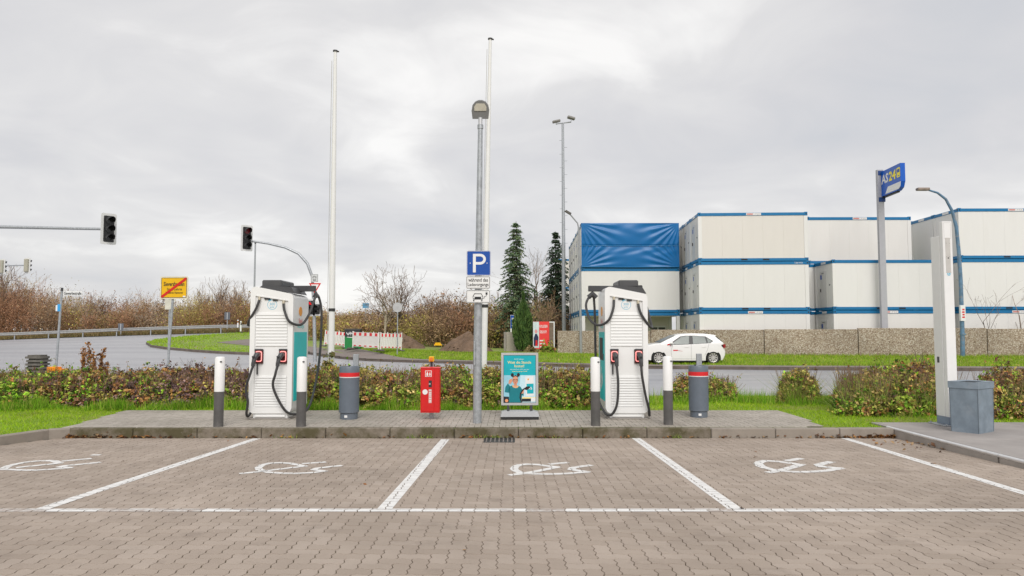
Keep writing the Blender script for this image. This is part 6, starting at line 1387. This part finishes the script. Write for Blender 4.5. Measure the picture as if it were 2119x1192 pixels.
# single bare trees
def bare_tree(px, pyb, pyt, Y, label, kids, spread, n0=1, w0=.14, m=None, colm=None, seed=1, levels=5, lean=0, up=.3, L=.42, shrink=.66, wmin=.014, zb=None, name='bare_tree', cat='tree'):
    rng = np.random.default_rng(seed); x, _ = A(px, pyb, Y); z = zb if zb is not None else float(verge_z(x, Y)) - .05; H = A(px, pyt, Y)[1] - z
    T = thing(name, label, cat, (x, Y, z)); s_ = branching(rng, n0, H * L, spread, levels, kids, shrink, up, w0, wmin, None, .03 if n0 == 1 else .18)
    top_ = max(s_[1][:, 2].max(), .1); k = H / top_; s_[0] *= k; s_[1] *= k; big = s_[2] > w0 * .45
    tubes_from([a_[big] for a_ in s_], 7).build('trunk', m or BARK, T)
    sm = [a_[~big] for a_ in s_]; c_ = colm or [(.24, .18, .13), (.19, .14, .10)]
    if len(sm[0]): poly_obj('branches', np.concatenate([segs_quads(*sm, rng), segs_quads(*sm, rng)]), np.tile(pick(c_, len(sm[0]), rng, .2), (2, 1)), TWIG, T)
    return T
bare_tree(793, 722, 585, 53, 'pale barked young tree behind the barriers', (5, 4, 3, 3), .12, 1, .20, BIRCH, [(.36, .29, .22), (.28, .22, .16)], 3)
bare_tree(826, 700, 545, 62, 'wide crowned bare tree behind the round sign', (5, 4, 3, 3), .3, 4, .2, None, [(.30, .22, .17), (.25, .19, .15)], 5, up=.15, wmin=.022)
bare_tree(1112, 690, 495, 62, 'tall bare tree between the two spruces', (4, 4, 3, 3), .15, 1, .24, None, [(.33, .26, .20), (.27, .21, .16)], 8)
bare_tree(1122, 705, 590, 52, 'tan twiggy shrub left of the container stack', (4, 4, 3, 2), .35, 4, .09, None, [(.40, .27, .17), (.33, .22, .14)], 9)
for k, (px, t, lab) in enumerate(((430, 585, 'leftmost of the three grey fan shaped bare trees behind the guard rail'), (462, 568, 'middle of the three grey fan shaped bare trees behind the guard rail'), (497, 578, 'rightmost of the three grey fan shaped bare trees behind the guard rail'))):
    x_ = (px - 1059.5) / F * 92; bare_tree(px, 680, t, 92, lab, (4, 4, 3, 2), .35, 5, .16, None, [(.36, .29, .23), (.30, .24, .2)], 30 + k, zb=float(rise(x_, 92)), up=.9, wmin=.03)
for k, (px, t, lab) in enumerate(((20, 545, 'reddish bare tree rising at the far left edge'), (205, 600, 'bare tree right of the street name sign'), (345, 588, 'bare tree behind the yellow town sign'))):
    x_ = (px - 1059.5) / F * 90; bare_tree(px, 690, t, 90, lab, (4, 4, 4, 3), .3, 3, .2, None, [(.25, .17, .12), (.2, .13, .10)], 50 + k, zb=float(rise(x_, 90)), wmin=.028)
bare_tree(2112, 690, 520, 38.3, 'bare sapling before the right edge containers', (4, 3, 3, 2), .12, 1, .075, mat('sapling_bark', (.22, .17, .13), .8, var=.2), [(.30, .24, .2), (.34, .28, .24)], 65, wmin=.009, zb=.2)
bare_tree(2047, 690, 575, 38.2, 'thin twin stemmed sapling behind the wall', (3, 3, 2), .15, 2, .05, None, [(.2, .15, .12)], 62, 4, wmin=.01, zb=.2)
bare_tree(1905, 800, 705, 17.5, 'leafless pruned shrub left of the white pillar', (3, 3, 2), .5, 7, .045, mat('shrub_stem', (.24, .18, .12), .8, var=.2), [(.26, .2, .14), (.2, .15, .1)], 63, 3, wmin=.006, zb=.06, name='bare_shrub', cat='shrub')
bare_tree(372, 790, 738, 17.2, 'dark bare twigs below the yellow town sign', (3, 3, 3), .5, 6, .012, None, [(.16, .11, .1), (.12, .08, .08)], 64, 4, wmin=.004, zb=.06, name='bare_shrub', cat='shrub')
rng = np.random.default_rng(90)
for px, Y_, hh, lab, k in ((178, 16., 1.22, 'left stalk of rust brown seed heads above the hedge', 5), (200, 16., 1.30, 'taller right stalk of rust brown seed heads above the hedge', 7), (232, 16.2, .98, 'low orange leaved stalk above the hedge', 4)):
    T = thing('dock_plant', lab, 'plant', (hx(px, Y_), Y_, .06)); P0 = np.zeros((k, 3)); P1 = np.stack([rng.normal(0, .15, k), rng.normal(0, .05, k), hh * rng.uniform(.8, 1, k)], 1); poly_obj('stalks', np.concatenate([segs_quads(P0, P1, .014, .007, rng) for _ in range(2)]), np.tile([(.22, .13, .08)], (2 * k, 1)), TWIG, T)
    t = rng.uniform(.55, 1.02, (k, 60)); pp = (P1[:, None] * t[..., None]).reshape(-1, 3) + rng.normal(0, .022, (k * 60, 3)); poly_obj('seed_heads', leaves(pp, .026, .3, .6, rng), pick([(.34, .16, .06), (.24, .12, .06), (.46, .22, .06)], len(pp), rng), FOL, T)
T = thing('ivy_shoot', 'green ivy shoot climbing the foot of the left flagpole', 'plant', (hx(686, 17.5), 17.46, .06)); pp = np.stack([rng.normal(0, .10, 40), rng.normal(-.05, .03, 40), rng.uniform(.5, 1.05, 40)], 1); poly_obj('leaves', leaves(pp, .07, .1, .7, rng), pick([(.13, .15, .05), (.2, .17, .07)], 40, rng), FOL, T); tube('stem', BARK, T, [(0, -.09, 0), (.02, -.09, .6), (-.01, -.09, 1.02)], .008, 5)
# conifers
def spruce(px, pyb, pyt, Y, wpx, label, seed, col, zb):
    rng = np.random.default_rng(seed); x, _ = A(px, pyb, Y); H = A(px, pyt, Y)[1] - zb; R_ = wpx / F * Y / 2; T = thing('spruce_tree', label, 'tree', (x, Y, zb))
    MB().tube([(0, 0, 0), (.03, 0, H * .5), (0, 0, H)], [.17, .10, .012], 8).build('trunk', BARK, T); Q = []; C = []; B0 = []; B1 = []
    z = H * .06
    while z < H * .985:
        t = z / H; nb = int(6 + 6 * (1 - t))
        for k in range(nb):
            a_ = rng.uniform(0, 6.283); L = max(.10, R_ * (1.05 - t) ** .85 * rng.uniform(.3, 1.35)) * (1 if t > .15 else .9); d = np.array([math.cos(a_), math.sin(a_), 0]); m = max(5, int(L / .085)); s_ = np.linspace(.12, 1, m)
            zc = z + L * (.22 * np.sin(s_ * 2.6) - .30 * s_ ** 2 + .10 * s_ ** 4) + (.35 * L if t > .93 else 0) * s_; P = d[None] * (L * s_)[:, None]; P[:, 2] = zc; B0.append([0, 0, z]); B1.append(P[-1])
            for side_ in (-1, 0, 1):
                off = np.array([-d[1], d[0], 0]) * side_ * .20 * (1.2 - s_)[:, None] * min(1, L); q_ = P + off + rng.normal(0, .03, P.shape); e_ = q_ + (d * .09 + np.array([-d[1], d[0], 0]) * side_ * .10)[None] + np.array([0, 0, -.07]) + rng.normal(0, .04, P.shape)
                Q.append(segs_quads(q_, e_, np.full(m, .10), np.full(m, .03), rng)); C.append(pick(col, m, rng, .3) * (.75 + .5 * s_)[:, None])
        z += H * .019 * rng.uniform(.7, 1.3)
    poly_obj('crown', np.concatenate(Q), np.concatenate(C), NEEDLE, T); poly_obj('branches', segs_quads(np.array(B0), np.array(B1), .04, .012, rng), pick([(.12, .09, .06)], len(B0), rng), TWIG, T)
SPC = [(.075, .125, .06), (.11, .165, .075), (.045, .08, .04), (.17, .20, .10)]
spruce(1068, 712, 457, 56, 104, 'tall blue green spruce left of the cypress', 101, SPC, .3); spruce(1150, 705, 478, 60, 96, 'darker spruce against the container stack', 102, [(.035, .065, .035), (.05, .08, .04), (.03, .05, .03)], .3)
Y = 47.2; x, zb = A(1083, 724, Y); zb -= .1; H = A(0, 606, Y)[1] - zb; T = thing('cypress_tree', 'narrow bright green cypress before the spruces', 'tree', (x, Y, zb)); n = 9000; rng = np.random.default_rng(103)
t = rng.uniform(.03, 1, n); rad = .58 * np.sin(np.clip(t * 1.02 + .14, 0, 1) * np.pi) ** .62 * (1 + .0 * t) * np.where(t > .6, 1 - .55 * (t - .6) / .4, 1); a_ = rng.uniform(0, 6.283, n); rad = rad * (1 + .22 * np.sin(a_ * 5 + t * 9) + .1 * np.sin(a_ * 11 - t * 17)) * rng.uniform(.5, 1.05, n) ** .5
P = np.stack([np.cos(a_) * rad, np.sin(a_) * rad, t * H * .97], 1); E = P + np.stack([np.cos(a_) * .05, np.sin(a_) * .05, np.full(n, .17)], 1) + rng.normal(0, .03, (n, 3))
poly_obj('crown', segs_quads(P, E, np.full(n, .085), np.full(n, .02), rng), pick([(.06, .12, .03), (.085, .16, .035), (.045, .09, .025), (.12, .19, .05)], n, rng, .25), NEEDLE, T); tube('trunk', BARK, T, [(0, 0, 0), (0, 0, H * .7)], .07, 7)
